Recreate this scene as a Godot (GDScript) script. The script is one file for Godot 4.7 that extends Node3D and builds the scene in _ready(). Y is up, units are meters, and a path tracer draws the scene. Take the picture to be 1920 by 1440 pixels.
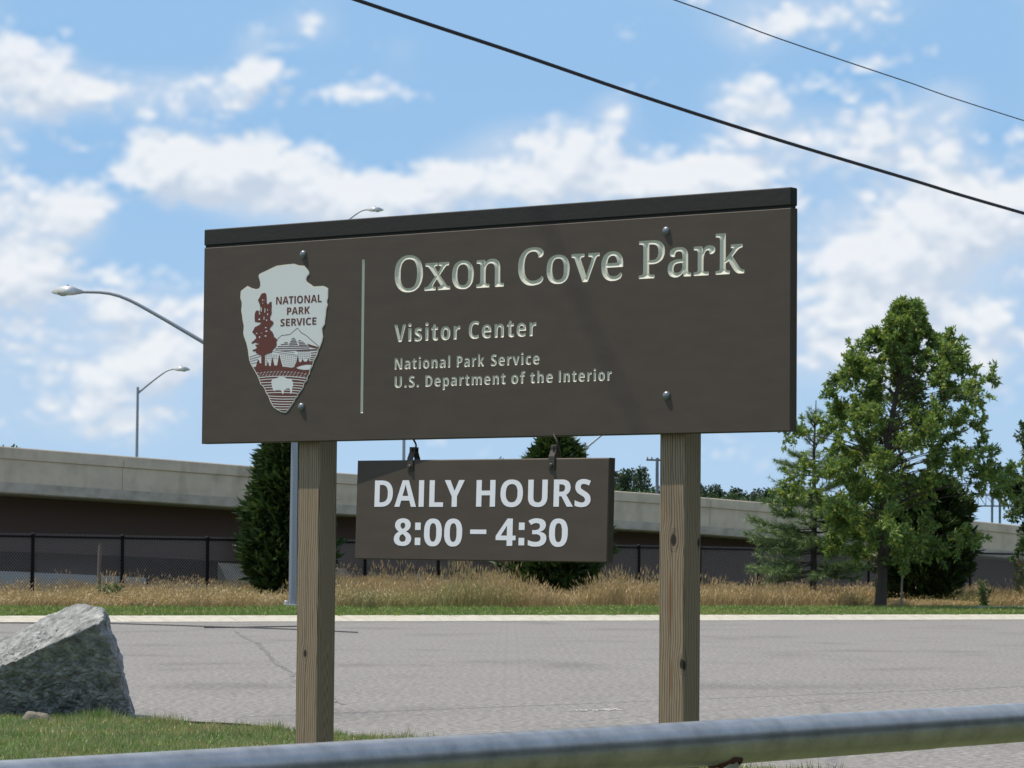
extends Node3D
# A park entrance sign in front of a parking lot, a fence, a highway bridge and trees.

const EYE := Vector3(0, 1.13, 0)
const TO_SUN := Vector3(-0.4227, 0.9046, -0.0552)
const SIGN_TURN := -0.634814          # the board's right end is nearer
const SIGN_AT := Vector3(-0.1169, 0.0, -10.8777)
const SIGN_MID := 1.9539              # height of the board's middle

# outlines on the arrowhead emblem, in millimetres from the emblem's middle
const ARROW := [-40,238, -20,232, 6,229, 22,214, 29,205, 29,198, 19,190, 16,181, 20,172, 30,166, 40,161, 49,155, 72,155, 93,155, 105,150, 115,145, 115,114, 110,100, 114,88, 108,74, 106,53, 103,37, 102,23, 90,8, 93,-14, 95,-19, 91,-36, 83,-53, 75,-66, 68,-85, 56,-101, 49,-120, 38,-137, 37,-147, 28,-156, 26,-169, 13,-179, 9,-193, -3,-206, -13,-216, -17,-224, -27,-232, -31,-241, -45,-256, -56,-269, -68,-278, -89,-276, -108,-268, -125,-258, -137,-243, -143,-232, -149,-219, -160,-207, -166,-194, -175,-184, -186,-176, -190,-165, -199,-149, -211,-132, -220,-120, -230,-107, -238,-91, -242,-75, -246,-53, -253,-31, -265,-6, -268,6, -266,30, -272,51, -275,68, -279,85, -277,100, -277,114, -284,129, -282,154, -271,160, -252,170, -233,162, -211,157, -197,160, -192,169, -193,181, -199,196, -201,205, -195,211, -171,218, -144,227, -117,235, -82,237]
const CONIFER := [-172,143, -164,139, -162,126, -161,107, -155,101, -147,109, -139,110, -138,94, -139,80, -137,71, -141,63, -145,55, -143,46, -133,42, -128,36, -132,29, -143,20, -146,14, -132,3, -126,-8, -128,-16, -124,-13, -109,-25, -115,-31, -112,-40, -117,-49, -129,-57, -134,-68, -157,-72, -166,-75, -166,-95, -165,-122, -182,-121, -183,-77, -192,-74, -209,-65, -208,-60, -221,-61, -224,-56, -206,-51, -204,-46, -213,-38, -192,-36, -213,-30, -227,-34, -229,-30, -207,-15, -210,-6, -226,7, -214,24, -192,32, -184,38, -214,43, -216,58, -215,72, -209,82, -198,82, -196,73, -190,86, -190,94, -195,107, -202,118, -196,125, -186,140]
const PEAK := [-113,-23, -91,-9, -54,-7, -20,14, -3,-2, 21,-14, 46,-32, 79,-54]
const LAND := [-224,-115, -208,-115, -199,-92, -193,-91, -190,-102, -182,-104, -174,-113, -166,-112, -158,-112, -152,-96, -146,-114, -139,-114, -132,-82, -122,-113, -110,-113, -101,-73, -95,-91, -89,-107, -85,-118, -47,-123, -33,-121, -23,-104, -18,-80, -10,-104, -2,-105, 4,-94, 12,-103, 23,-104, 32,-93, 37,-106, 55,-104, 47,-116, 9,-116, -19,-122, -19,-127, 10,-133, 39,-132, 37,-147, 28,-156, 26,-169, 13,-179, 9,-193, -3,-206, -13,-216, -17,-224, -27,-232, -31,-241, -45,-256, -56,-269, -68,-278, -89,-276, -108,-268, -125,-258, -137,-243, -143,-232, -149,-219, -160,-207, -166,-194, -175,-184, -186,-176, -190,-165, -199,-149, -211,-132]
const BISON := [-135,-167, -127,-160, -110,-157, -98,-153, -78,-154, -61,-161, -44,-164, -37,-172, -35,-185, -39,-191, -41,-211, -46,-214, -49,-208, -47,-200, -55,-194, -69,-196, -77,-203, -79,-212, -84,-214, -87,-204, -97,-197, -115,-199, -116,-202, -122,-202, -128,-194, -132,-184]
const WEDGE := [25,-42, 77,-56, 75,-61, 35,-54]
const POND := [-23,-124, -2,-118, 23,-115, 45,-116, 39,-132, 15,-132, -7,-129]
const FLECKS := [-180.0,117.5,2.6,7.9, -173.2,117.2,1.7,7.9, -178.4,106.0,3.0,3.6, -168.5,80.7,3.5,18.8, -185.4,84.5,4.3,17.9, -192.8,71.3,4.8,7.9, -156.3,82.3,3.5,6.0, -156.0,66.7,4.3,7.9, -172.1,53.9,3.0,13.9, -193.8,50.6,8.7,5.6, -159.8,46.2,5.2,6.0, -163.4,20.4,8.7,3.6, -160.4,7.9,10.8,4.0, -164.2,-8.6,10.0,4.0, -205.2,2.2,7.8,3.2, -182.1,2.4,5.2,2.0, -191.4,-11.8,5.6,6.7]
const STROKES := [795,190,850,186,12, 740,218,860,210,12, 690,250,1180,240,13, 920,122,962,118,12, 905,147,980,143,12, 890,172,990,166,12, 878,197,1000,190,12, 870,222,1010,214,12, 1018,155,1060,150,10, 1015,180,1100,176,11, 1030,203,1120,198,11, 1030,226,1150,222,11, 660,285,1190,268,14, 740,318,1320,290,12, 620,330,1000,385,7, 640,305,960,345,7, 990,320,1320,305,11, 1210,350,1320,338,14, 1215,385,1310,378,16, 1205,420,1300,410,14, 1200,450,1290,445,14, 1195,480,1265,472,12, 240,420,430,355,9, 245,455,420,405,9, 255,490,380,450,9, 270,525,370,500,9]

# the sloped kerb line: a point on it, its direction, and the direction away from the lot
const KERB := Vector3(-10.6, 0, -68.0)
const ALONG := Vector3(0.7865, 0, -0.6175)
const BEYOND := Vector3(-0.6175, 0, -0.7865)

var rng := RandomNumberGenerator.new()
var used := {}
var M := {}


class Shape:
	var v := PackedVector3Array()
	var n := PackedVector3Array()
	var uv := PackedVector2Array()
	var c := PackedColorArray()

	func tri(a: Vector3, b: Vector3, d: Vector3) -> void:
		var m := (d - a).cross(b - a).normalized()
		v.append(a); v.append(b); v.append(d)
		n.append(m); n.append(m); n.append(m)

	func quad(a: Vector3, b: Vector3, d: Vector3, e: Vector3) -> void:
		tri(a, b, d)
		tri(a, d, e)

	func tri_out(a: Vector3, b: Vector3, d: Vector3, mid: Vector3) -> void:
		if (d - a).cross(b - a).dot((a + b + d) / 3.0 - mid) >= 0.0:
			tri(a, b, d)
		else:
			tri(a, d, b)

	func smooth_tri(a: Vector3, b: Vector3, d: Vector3, na: Vector3, nb: Vector3, nd: Vector3) -> void:
		if (d - a).cross(b - a).dot(na + nb + nd) < 0.0:
			v.append(a); v.append(d); v.append(b)
			n.append(na); n.append(nd); n.append(nb)
			return
		v.append(a); v.append(b); v.append(d)
		n.append(na); n.append(nb); n.append(nd)

	func box(mid: Vector3, size: Vector3, bevel := 0.0, turn := Basis()) -> void:
		var h := size / 2.0
		var p := {}
		for sx in [-1, 1]:
			for sy in [-1, 1]:
				for sz in [-1, 1]:
					for ax in 3:
						var q := Vector3(sx * (h.x - (0.0 if ax == 0 else bevel)), sy * (h.y - (0.0 if ax == 1 else bevel)), sz * (h.z - (0.0 if ax == 2 else bevel)))
						p[[sx, sy, sz, ax]] = mid + turn * q
		for ax in 3:
			for s in [-1, 1]:
				var k := []
				for q in [[-1, -1], [1, -1], [1, 1], [-1, 1]]:
					var w := [0, 0, 0]
					w[ax] = s; w[(ax + 1) % 3] = q[0]; w[(ax + 2) % 3] = q[1]
					k.append(p[[w[0], w[1], w[2], ax]])
				tri_out(k[0], k[1], k[2], mid)
				tri_out(k[0], k[2], k[3], mid)
		if bevel <= 0.0:
			return
		for ax in 3:
			for s in [[-1, -1], [1, -1], [1, 1], [-1, 1]]:
				var k := []
				for e in [[-1, 1], [1, 1], [1, 2], [-1, 2]]:
					var w := [0, 0, 0]
					w[ax] = e[0]; w[(ax + 1) % 3] = s[0]; w[(ax + 2) % 3] = s[1]
					k.append(p[[w[0], w[1], w[2], (ax + e[1]) % 3]])
				tri_out(k[0], k[1], k[2], mid)
				tri_out(k[0], k[2], k[3], mid)
		for sx in [-1, 1]:
			for sy in [-1, 1]:
				for sz in [-1, 1]:
					tri_out(p[[sx, sy, sz, 0]], p[[sx, sy, sz, 1]], p[[sx, sy, sz, 2]], mid)

	func tube(path: Array, radii: Array, sides := 10, caps := true) -> void:
		var rings := []
		var normals := []
		var side := Vector3.ZERO
		for k in path.size():
			var t: Vector3 = (path[mini(k + 1, path.size() - 1)] - path[maxi(k - 1, 0)]).normalized()
			if side == Vector3.ZERO:
				side = t.cross(Vector3.UP if absf(t.y) < 0.9 else Vector3.RIGHT).normalized()
			side = (side - t * side.dot(t)).normalized()
			var up := side.cross(t)
			var ring := []
			var nr := []
			for j in sides:
				var a := TAU * j / sides
				var d := side * cos(a) + up * sin(a)
				nr.append(d)
				ring.append(path[k] + d * radii[k])
			rings.append(ring)
			normals.append(nr)
		for k in path.size() - 1:
			for j in sides:
				var m := (j + 1) % sides
				smooth_tri(rings[k][j], rings[k][m], rings[k + 1][m], normals[k][j], normals[k][m], normals[k + 1][m])
				smooth_tri(rings[k][j], rings[k + 1][m], rings[k + 1][j], normals[k][j], normals[k + 1][m], normals[k + 1][j])
		if caps:
			for k in [0, path.size() - 1]:
				for j in range(1, sides - 1):
					tri_out(rings[k][0], rings[k][j], rings[k][j + 1], path[1 if k == 0 else path.size() - 2])

	func lathe(profile: Array, sides := 20, at := Transform3D()) -> void:
		# profile: [radius, height] pairs turned round the y axis
		for k in profile.size() - 1:
			var a: Array = profile[k]
			var b: Array = profile[k + 1]
			var out := Vector2(b[1] - a[1], a[0] - b[0]).normalized()
			for j in sides:
				var s := [TAU * j / sides, TAU * (j + 1) / sides]
				var q := []
				var m := []
				for e in [[a, 0], [a, 1], [b, 1], [b, 0]]:
					var w: float = s[e[1]]
					q.append(at * Vector3(e[0][0] * cos(w), e[0][1], e[0][0] * sin(w)))
					m.append((at.basis * Vector3(out.x * cos(w), out.y, out.x * sin(w))).normalized())
				smooth_tri(q[0], q[1], q[2], m[0], m[1], m[2])
				smooth_tri(q[0], q[2], q[3], m[0], m[2], m[3])

	func prism(outline: PackedVector2Array, z0: float, z1: float) -> void:
		# a flat plate of that outline between two depths
		var index := Geometry2D.triangulate_polygon(outline)
		var sum := 0.0
		for k in outline.size():
			sum += outline[k].cross(outline[(k + 1) % outline.size()])
		for k in range(0, index.size(), 3):
			var q := [outline[index[k]], outline[index[k + 1]], outline[index[k + 2]]]
			for z in [z0, z1]:
				var w := [Vector3(q[0].x, q[0].y, z), Vector3(q[1].x, q[1].y, z), Vector3(q[2].x, q[2].y, z)]
				tri_out(w[0], w[1], w[2], w[0] + Vector3(0, 0, z0 - z1 if z == z1 else z1 - z0))
		for k in outline.size():
			var a := outline[k]
			var b := outline[(k + 1) % outline.size()]
			var p := [Vector3(a.x, a.y, z0), Vector3(b.x, b.y, z0), Vector3(b.x, b.y, z1), Vector3(a.x, a.y, z1)]
			if (sum > 0.0) == (z1 > z0):
				quad(p[0], p[3], p[2], p[1])
			else:
				quad(p[0], p[1], p[2], p[3])

	func sheet(outline: PackedVector2Array, z: float) -> void:
		var index := Geometry2D.triangulate_polygon(outline)
		for k in range(0, index.size(), 3):
			var q := [outline[index[k]], outline[index[k + 1]], outline[index[k + 2]]]
			tri_out(Vector3(q[0].x, q[0].y, z), Vector3(q[1].x, q[1].y, z), Vector3(q[2].x, q[2].y, z), Vector3(q[0].x, q[0].y, z - 1.0))

	func paint(color: Color) -> void:
		while c.size() < v.size():
			c.append(color)

	func mesh() -> ArrayMesh:
		var a := []
		a.resize(Mesh.ARRAY_MAX)
		a[Mesh.ARRAY_VERTEX] = v
		a[Mesh.ARRAY_NORMAL] = n
		if uv.size() == v.size():
			a[Mesh.ARRAY_TEX_UV] = uv
		if c.size() == v.size():
			a[Mesh.ARRAY_COLOR] = c
		var m := ArrayMesh.new()
		m.add_surface_from_arrays(Mesh.PRIMITIVE_TRIANGLES, a)
		return m


# ---------------------------------------------------------------- naming and adding

func numbered(called: String) -> String:
	var k: int = used.get(called, 0)
	used[called] = k + 1
	return called if k == 0 else "%s_%03d" % [called, k]


func tag(o: Node3D, label: String, category: String, group := "") -> void:
	o.set_meta("label", label)
	o.set_meta("category", category)
	if group != "":
		o.set_meta("group", group)


func thing(called: String, label: String, category: String, at := Vector3.ZERO, turn := 0.0, group := "") -> Node3D:
	var o := Node3D.new()
	o.name = numbered(called)
	add_child(o)
	o.position = at
	o.rotation.y = turn
	tag(o, label, category, group)
	return o


func part(parent: Node3D, called: String, shape, material: Material, at := Vector3.ZERO) -> MeshInstance3D:
	var o := MeshInstance3D.new()
	o.name = called
	o.mesh = shape.mesh() if shape is Shape else shape
	o.material_override = material
	parent.add_child(o, true)
	o.position = at
	return o


func setting(called: String, shape: Shape, material: Material) -> MeshInstance3D:
	var o := part(self, numbered(called), shape, material)
	o.set_meta("kind", "structure")
	return o


func copy_of(o: Node3D, called: String, label: String, at: Vector3, turn: float, size := Vector3.ONE) -> Node3D:
	var r: Node3D = o.duplicate()
	r.name = numbered(called)
	add_child(r)
	r.position = at
	r.rotation.y = turn
	r.scale = size
	r.set_meta("label", label)
	return r


# ---------------------------------------------------------------- materials

func lin(r: float, g: float, b: float) -> Color:
	return Color(r, g, b).linear_to_srgb()


func plain(color: Color, rough := 0.8, metal := 0.0) -> StandardMaterial3D:
	var m := StandardMaterial3D.new()
	m.albedo_color = color
	m.roughness = rough
	m.metallic = metal
	return m


func noise(frequency: float, octaves := 4, seed_ := 1, kind := FastNoiseLite.TYPE_SIMPLEX_SMOOTH) -> FastNoiseLite:
	var f := FastNoiseLite.new()
	f.noise_type = kind
	f.seed = seed_
	f.frequency = frequency
	f.fractal_octaves = octaves
	return f


# a repeating picture whose tone runs through a ramp of linear colours along seamless noise
func noise_texture(size: int, f: FastNoiseLite, ramp: Array, grain := 0.0, seed_ := 3) -> ImageTexture:
	var im := f.get_seamless_image(size, size)
	var out := Image.create(size, size, false, Image.FORMAT_RGB8)
	var r := RandomNumberGenerator.new()
	r.seed = seed_
	for y in size:
		for x in size:
			var t := clampf(im.get_pixel(x, y).r + r.randfn(0.0, grain), 0.0, 1.0) * (ramp.size() - 1)
			var k := mini(int(t), ramp.size() - 2)
			var col: Color = ramp[k].lerp(ramp[k + 1], t - k)
			out.set_pixel(x, y, col.linear_to_srgb())
	return ImageTexture.create_from_image(out)


func world_mapped(m: StandardMaterial3D, scale: float) -> StandardMaterial3D:
	m.uv1_triplanar = true
	m.uv1_world_triplanar = true
	m.uv1_scale = Vector3.ONE * scale
	return m


# a second, coarser tone multiplied over the first
func toned(m: StandardMaterial3D, t: Texture2D, scale: Vector3) -> StandardMaterial3D:
	m.detail_enabled = true
	m.detail_blend_mode = BaseMaterial3D.BLEND_MODE_MUL
	m.detail_albedo = t
	m.detail_uv_layer = BaseMaterial3D.DETAIL_UV_2
	m.uv2_triplanar = true
	m.uv2_world_triplanar = true
	m.uv2_scale = scale
	return m


func bumped(m: StandardMaterial3D, f: FastNoiseLite, depth_cm: float, size := 512) -> StandardMaterial3D:
	m.heightmap_enabled = true
	m.heightmap_scale = depth_cm
	m.heightmap_texture = ImageTexture.create_from_image(f.get_seamless_image(size, size))
	return m


func leafy(backlight: float) -> StandardMaterial3D:
	var m := plain(Color.WHITE, 0.45)
	m.vertex_color_use_as_albedo = true
	m.metallic_specular = 0.45
	if backlight > 0.0:
		m.backlight_enabled = true
		m.backlight = lin(backlight, backlight, backlight * 0.6)
	return m


func make_materials() -> void:
	var soft := noise_texture(512, noise(0.006, 3, 21), [Color(0.72, 0.72, 0.72), Color(1, 1, 1), Color(0.94, 0.94, 0.94)])
	M.soft = soft
	# the sign
	M.brown = world_mapped(plain(Color.WHITE, 0.62), 1.0)
	M.brown.uv1_world_triplanar = false
	M.brown.uv1_scale = Vector3(0.7, 2.2, 0.7)
	M.brown.albedo_texture = noise_texture(256, noise(0.03, 4, 5), [Color(0.056, 0.0425, 0.0315), Color(0.0625, 0.0478, 0.0355), Color(0.070, 0.0535, 0.040)], 0.05)
	M.cap = bumped(world_mapped(plain(lin(0.012, 0.0125, 0.012), 0.7), 4.0), noise(0.02, 4, 7), 0.05)
	M.groove = plain(lin(0.62, 0.625, 0.53), 0.5)
	M.bolt = plain(lin(0.20, 0.225, 0.25), 0.4, 0.55)
	M.emblem = plain(lin(0.66, 0.70, 0.70), 0.5)
	M.emblem_edge = plain(lin(0.66, 0.66, 0.56), 0.5)
	M.maroon = plain(lin(0.115, 0.030, 0.020), 0.55)
	M.vinyl = plain(lin(0.80, 0.82, 0.88), 0.4)
	M.strap = plain(lin(0.055, 0.048, 0.042), 0.5, 0.3)
	# metal
	M.galvanised = world_mapped(plain(Color.WHITE, 0.34, 0.75), 1.2)
	M.galvanised.uv1_world_triplanar = false
	M.galvanised.albedo_texture = noise_texture(256, noise(0.055, 3, 9, FastNoiseLite.TYPE_CELLULAR), [Color(0.25, 0.245, 0.235), Color(0.42, 0.412, 0.40), Color(0.56, 0.55, 0.535)], 0.08)
	M.lamp_pole = plain(lin(0.30, 0.33, 0.37), 0.5, 0.45)
	M.lamp_head = plain(lin(0.62, 0.64, 0.64), 0.45, 0.2)
	M.lamp_glass = plain(lin(0.40, 0.40, 0.36), 0.2)
	M.rust = plain(lin(0.075, 0.022, 0.012), 0.9)
	M.black_vinyl = plain(lin(0.006, 0.006, 0.007), 0.6)
	M.black_vinyl.metallic_specular = 0.25
	M.wire = plain(lin(0.11, 0.10, 0.10), 0.35)
	M.cable = plain(lin(0.012, 0.013, 0.018), 0.6)
	M.truss = plain(lin(0.16, 0.18, 0.22), 0.6, 0.3)
	# mineral
	var grey := noise_texture(512, noise(0.09, 3, 11), [Color(0.085, 0.081, 0.079), Color(0.20, 0.192, 0.184), Color(0.255, 0.245, 0.234), Color(0.44, 0.42, 0.395)], 0.13)
	M.asphalt = world_mapped(plain(Color.WHITE, 0.9), 0.27)
	M.asphalt.albedo_texture = grey
	M.asphalt.metallic_specular = 0.3
	toned(M.asphalt, noise_texture(512, noise(0.012, 4, 23), [Color(0.70, 0.70, 0.70), Color(0.95, 0.95, 0.94), Color(1, 1, 1), Color(0.88, 0.88, 0.87)]), Vector3(0.045, 0.1, 0.03))
	M.kerb = world_mapped(plain(Color.WHITE, 0.85), 0.4)
	M.kerb.albedo_texture = noise_texture(256, noise(0.03, 5, 13), [Color(0.36, 0.335, 0.27), Color(0.50, 0.47, 0.385), Color(0.58, 0.545, 0.46)], 0.05)
	M.concrete = world_mapped(plain(Color.WHITE, 0.9), 0.16)
	M.concrete.albedo_texture = noise_texture(512, noise(0.015, 5, 15), [Color(0.43, 0.36, 0.275), Color(0.58, 0.49, 0.38), Color(0.635, 0.54, 0.42)], 0.04)
	toned(M.concrete, noise_texture(512, noise(0.02, 4, 25), [Color(0.70, 0.69, 0.66), Color(1, 1, 1), Color(0.9, 0.9, 0.9)]), Vector3(0.12, 0.03, 0.12))
	M.lip = world_mapped(plain(Color.WHITE, 0.9), 0.3)
	M.lip.albedo_texture = noise_texture(256, noise(0.02, 5, 16), [Color(0.25, 0.22, 0.18), Color(0.40, 0.36, 0.30), Color(0.50, 0.45, 0.38)], 0.05)
	M.pale_concrete = world_mapped(plain(Color.WHITE, 0.9), 0.3)
	M.pale_concrete.albedo_texture = noise_texture(256, noise(0.02, 5, 17), [Color(0.34, 0.31, 0.28), Color(0.46, 0.43, 0.39)], 0.08)
	M.blue_concrete = plain(lin(0.36, 0.38, 0.42), 0.85)
	M.steel_brown = plain(lin(0.080, 0.048, 0.040), 0.8)
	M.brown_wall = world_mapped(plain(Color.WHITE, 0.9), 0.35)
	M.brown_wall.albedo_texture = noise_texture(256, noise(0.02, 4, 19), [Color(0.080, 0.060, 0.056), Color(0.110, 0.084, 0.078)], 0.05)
	M.seal = plain(lin(0.055, 0.056, 0.062), 0.7)
	M.strip_grey = plain(lin(0.185, 0.177, 0.17), 0.85)
	M.tan_stone = world_mapped(plain(Color.WHITE, 0.9), 2.0)
	M.tan_stone.albedo_texture = noise_texture(128, noise(0.03, 4, 18), [Color(0.10, 0.09, 0.07), Color(0.24, 0.215, 0.175)], 0.1)
	M.road_paint = plain(lin(0.42, 0.41, 0.39), 0.8)
	M.rock = plain(Color.WHITE, 0.85)
	bumped(world_mapped(M.rock, 1.6), noise(0.03, 5, 27), 3.0)
	M.rock.uv1_world_triplanar = false
	M.rock.albedo_texture = noise_texture(512, noise(0.011, 6, 29), [Color(0.05, 0.054, 0.050), Color(0.165, 0.173, 0.167), Color(0.33, 0.338, 0.332), Color(0.56, 0.565, 0.555)], 0.09)
	# plants
	M.turf = world_mapped(plain(Color.WHITE, 0.95), 0.35)
	M.turf.albedo_texture = noise_texture(256, noise(0.03, 5, 31), [Color(0.045, 0.06, 0.022), Color(0.085, 0.11, 0.038), Color(0.135, 0.13, 0.065)], 0.1)
	M.leaf = leafy(0.85)
	M.needle = leafy(0.4)
	M.blade = leafy(0.4)
	M.bark = bumped(world_mapped(plain(lin(0.070, 0.058, 0.048), 0.95), 3.0), noise(0.02, 4, 33), 1.5)
	M.old_wood = plain(lin(0.13, 0.11, 0.09), 0.9)
	M.grey_stake = plain(lin(0.24, 0.23, 0.20), 0.9)


# ---------------------------------------------------------------- sky

var puff: FastNoiseLite
var veil := 0.0

# banks of cloud: [across, up, half-width, half-height, thickness]; in thousandths of a radian from straight ahead and from the horizon
const BANKS := [-146,146,18,12,1.0, -118,144,27,8,0.7, -91,146,22,7,0.55, -80,158,9,10,0.65, -62,166,12,8,0.65, -44,146,17,7,0.55, -35,159,9,6,0.4,
	-107,124,12,9,1.05, -88,121,20,11,1.15, -68,117,22,11,1.15, -42,112,27,8,0.85, -23,121,10,7,0.8, -5,126,16,10,0.72, 16,130,23,11,0.85, 31,142,8,6,0.7, 6,115,25,7,0.75,
	47,120,25,7,1.05, 63,120,13,7,1.0, 71,145,15,8,0.85, 84,131,30,10,0.8, 117,136,23,10,0.65, 133,144,13,8,0.65, 128,125,17,8,0.7,
	104,100,30,17,0.95, 133,96,30,20,0.95, 97,76,24,13,0.85, 145,112,23,10,0.85, 145,70,20,13,0.65, 104,63,33,10,0.55,
	-146,105,20,11,1.1, -131,109,9,7,1.05, -149,88,15,10,0.95, -115,79,36,12,0.62, -136,62,33,14,0.58, -102,67,24,14,0.66, -123,44,33,9,0.62, 88,170,38,8,0.75, 72,163,13,7,0.55, 88,36,34,8,0.4]


func cloud_thickness(az: float, up: float, big: FastNoiseLite, fine: FastNoiseLite) -> float:
	var x := az * 1000.0
	var y := up * 1000.0
	var inside := clampf((175.0 - absf(x)) / 30.0, 0.0, 1.0) * clampf((195.0 - y) / 25.0, 0.0, 1.0)
	var placed := 0.0
	if inside > 0.0:
		for k in range(0, BANKS.size(), 5):
			var dx: float = (x - BANKS[k]) / BANKS[k + 2]
			var dy: float = (y - BANKS[k + 1]) / BANKS[k + 3]
			dy *= 1.1 if dy > 0.0 else 0.95      # flat-bottomed and domed above
			dx *= 1.12
			var e := dx * dx + dy * dy
			if e < 5.0:
				placed = maxf(placed, 0.0) + BANKS[k + 4] * exp(-e * 0.9) * 0.74
		placed = minf(placed, 1.0)
	var c := cos(up)
	var q := Vector3(sin(az) * c, sin(up) * 1.7, -cos(az) * c)
	var wild := clampf(big.get_noise_3dv(q * 100.0) * 1.5 + 0.42, 0.0, 1.2)
	var f := fine.get_noise_3dv(q * 1000.0) * 0.72 - puff.get_noise_3dv(q * 1000.0) * 0.36 - 0.07
	veil = clampf(lerpf(wild, placed, inside), 0.0, 1.0)
	return veil + f


func sky_color(az: float, up: float, big: FastNoiseLite, fine: FastNoiseLite) -> Color:
	var h := clampf(sin(up), 0.0, 1.0)
	var low := Color(0.47, 0.66, 0.87)
	var mid := Color(0.315, 0.54, 0.83)
	var top := Color(0.115, 0.28, 0.61)
	var air := low.lerp(mid, smoothstep(0.0, 0.15, h)).lerp(top, smoothstep(0.12, 0.9, h))
	var t := cloud_thickness(az, up, big, fine)
	air = air.lerp(Color(0.65, 0.74, 0.86), 0.58 * smoothstep(0.1, 0.8, veil))     # thin haze round the cloud
	var cover := smoothstep(0.10, 0.60, t)
	if cover <= 0.0:
		return air
	# the side towards the sun, up and to the left, is thinner: less cloud on the way there means a brighter face
	var there := cloud_thickness(az - 0.003, up + 0.007, big, fine)
	var lit := clampf(0.52 + (t - there) * 1.5, 0.0, 1.0)
	var white := Color(0.60, 0.68, 0.79).lerp(Color(0.92, 0.935, 0.955), lit)
	white = white.lerp(air, 0.12)
	return air.lerp(white, cover * 0.93)


func make_sky() -> PanoramaSkyMaterial:
	var w := 4096
	var h := 2048
	var big := noise(0.018, 3, 41)
	var fine := noise(0.016, 5, 43)
	fine.fractal_gain = 0.58
	puff = noise(0.045, 3, 47)
	puff.fractal_type = FastNoiseLite.FRACTAL_RIDGED
	puff.fractal_gain = 0.6
	var im := Image.create(512, 256, false, Image.FORMAT_RGBA8)
	for y in 256:
		for x in 512:
			var up := PI / 2 - (y + 0.5) / 256.0 * PI
			var az := (x + 0.5) / 512.0 * TAU
			im.set_pixel(x, y, sky_color(wrapf(az, -PI, PI), maxf(up, 0.0), big, fine).linear_to_srgb())
	im.resize(w, h, Image.INTERPOLATE_BILINEAR)
	# the part that the camera may see, at the full grain
	var cols := 260
	var y0 := int((PI / 2 - 0.24) / PI * h)
	var y1 := h / 2 + 3
	var got := {}
	var wide := cols * 2
	var tall := y1 - y0
	var buf := PackedColorArray()
	buf.resize(wide * tall)
	for y in tall:
		for x in wide:
			var up := PI / 2 - (y0 + y + 0.5) / h * PI
			buf[y * wide + x] = sky_color((x - cols + 0.5) / w * TAU, maxf(up, 0.0), big, fine)
	for y in tall:
		for x in wide:
			var a := buf[y * wide + x]
			if x > 0 and y > 0 and x < wide - 1 and y < tall - 1:
				# the picture is drawn with a smoothing filter: undo it
				var around := (buf[y * wide + x - 1] + buf[y * wide + x + 1] + buf[(y - 1) * wide + x] + buf[(y + 1) * wide + x]) * 0.25
				a = a + (a - around) * 1.1
			var edge := clampf(minf(minf(x, wide - 1 - x), y) / 24.0, 0.0, 1.0)
			var px := posmod(x - cols, w)
			var was := im.get_pixel(px, y0 + y).srgb_to_linear()
			im.set_pixel(px, y0 + y, was.lerp(a.clamp(), edge).linear_to_srgb())
	var sky := PanoramaSkyMaterial.new()
	sky.panorama = ImageTexture.create_from_image(im)
	return sky


func make_light() -> void:
	var cam := Camera3D.new()
	cam.name = "camera"
	add_child(cam)
	cam.fov = 13.3335
	cam.near = 0.1
	cam.far = 9000.0
	var lens := CameraAttributesPhysical.new()
	lens.frustum_focal_length = 102.665
	lens.frustum_near = 0.1
	lens.frustum_far = 9000.0
	lens.exposure_aperture = 32.0
	lens.frustum_focus_distance = 10.9
	cam.attributes = lens
	cam.position = EYE
	cam.basis = Basis(Vector3.RIGHT, deg_to_rad(3.28326)) * Basis(Vector3.BACK, deg_to_rad(0.50666))
	cam.current = true
	var e := Environment.new()
	e.background_mode = Environment.BG_SKY
	e.tonemap_mode = Environment.TONE_MAPPER_LINEAR
	e.tonemap_exposure = 1.0
	e.sky = Sky.new()
	e.sky.sky_material = make_sky()
	e.sdfgi_enabled = true
	e.ssao_enabled = true
	e.ssil_enabled = true
	var we := WorldEnvironment.new()
	we.name = "surroundings"
	we.environment = e
	add_child(we)
	var sun := DirectionalLight3D.new()
	sun.name = "sun"
	sun.light_energy = 1.5
	sun.light_color = Color(1.0, 0.955, 0.88)
	sun.light_angular_distance = 0.53
	sun.shadow_enabled = true
	add_child(sun)
	sun.look_at_from_position(TO_SUN * 50.0, Vector3.ZERO, Vector3.BACK)


# ---------------------------------------------------------------- lettering

func face(family: String, weight: int) -> SystemFont:
	var f := SystemFont.new()
	f.font_names = PackedStringArray([family])
	f.font_weight = weight
	return f


func bounds(loops: Array) -> Rect2:
	var box := Rect2()
	for n in loops.size():
		for k in loops[n].size():
			box = Rect2(loops[n][k], Vector2.ZERO) if n == 0 and k == 0 else box.expand(loops[n][k])
	return box


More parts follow.
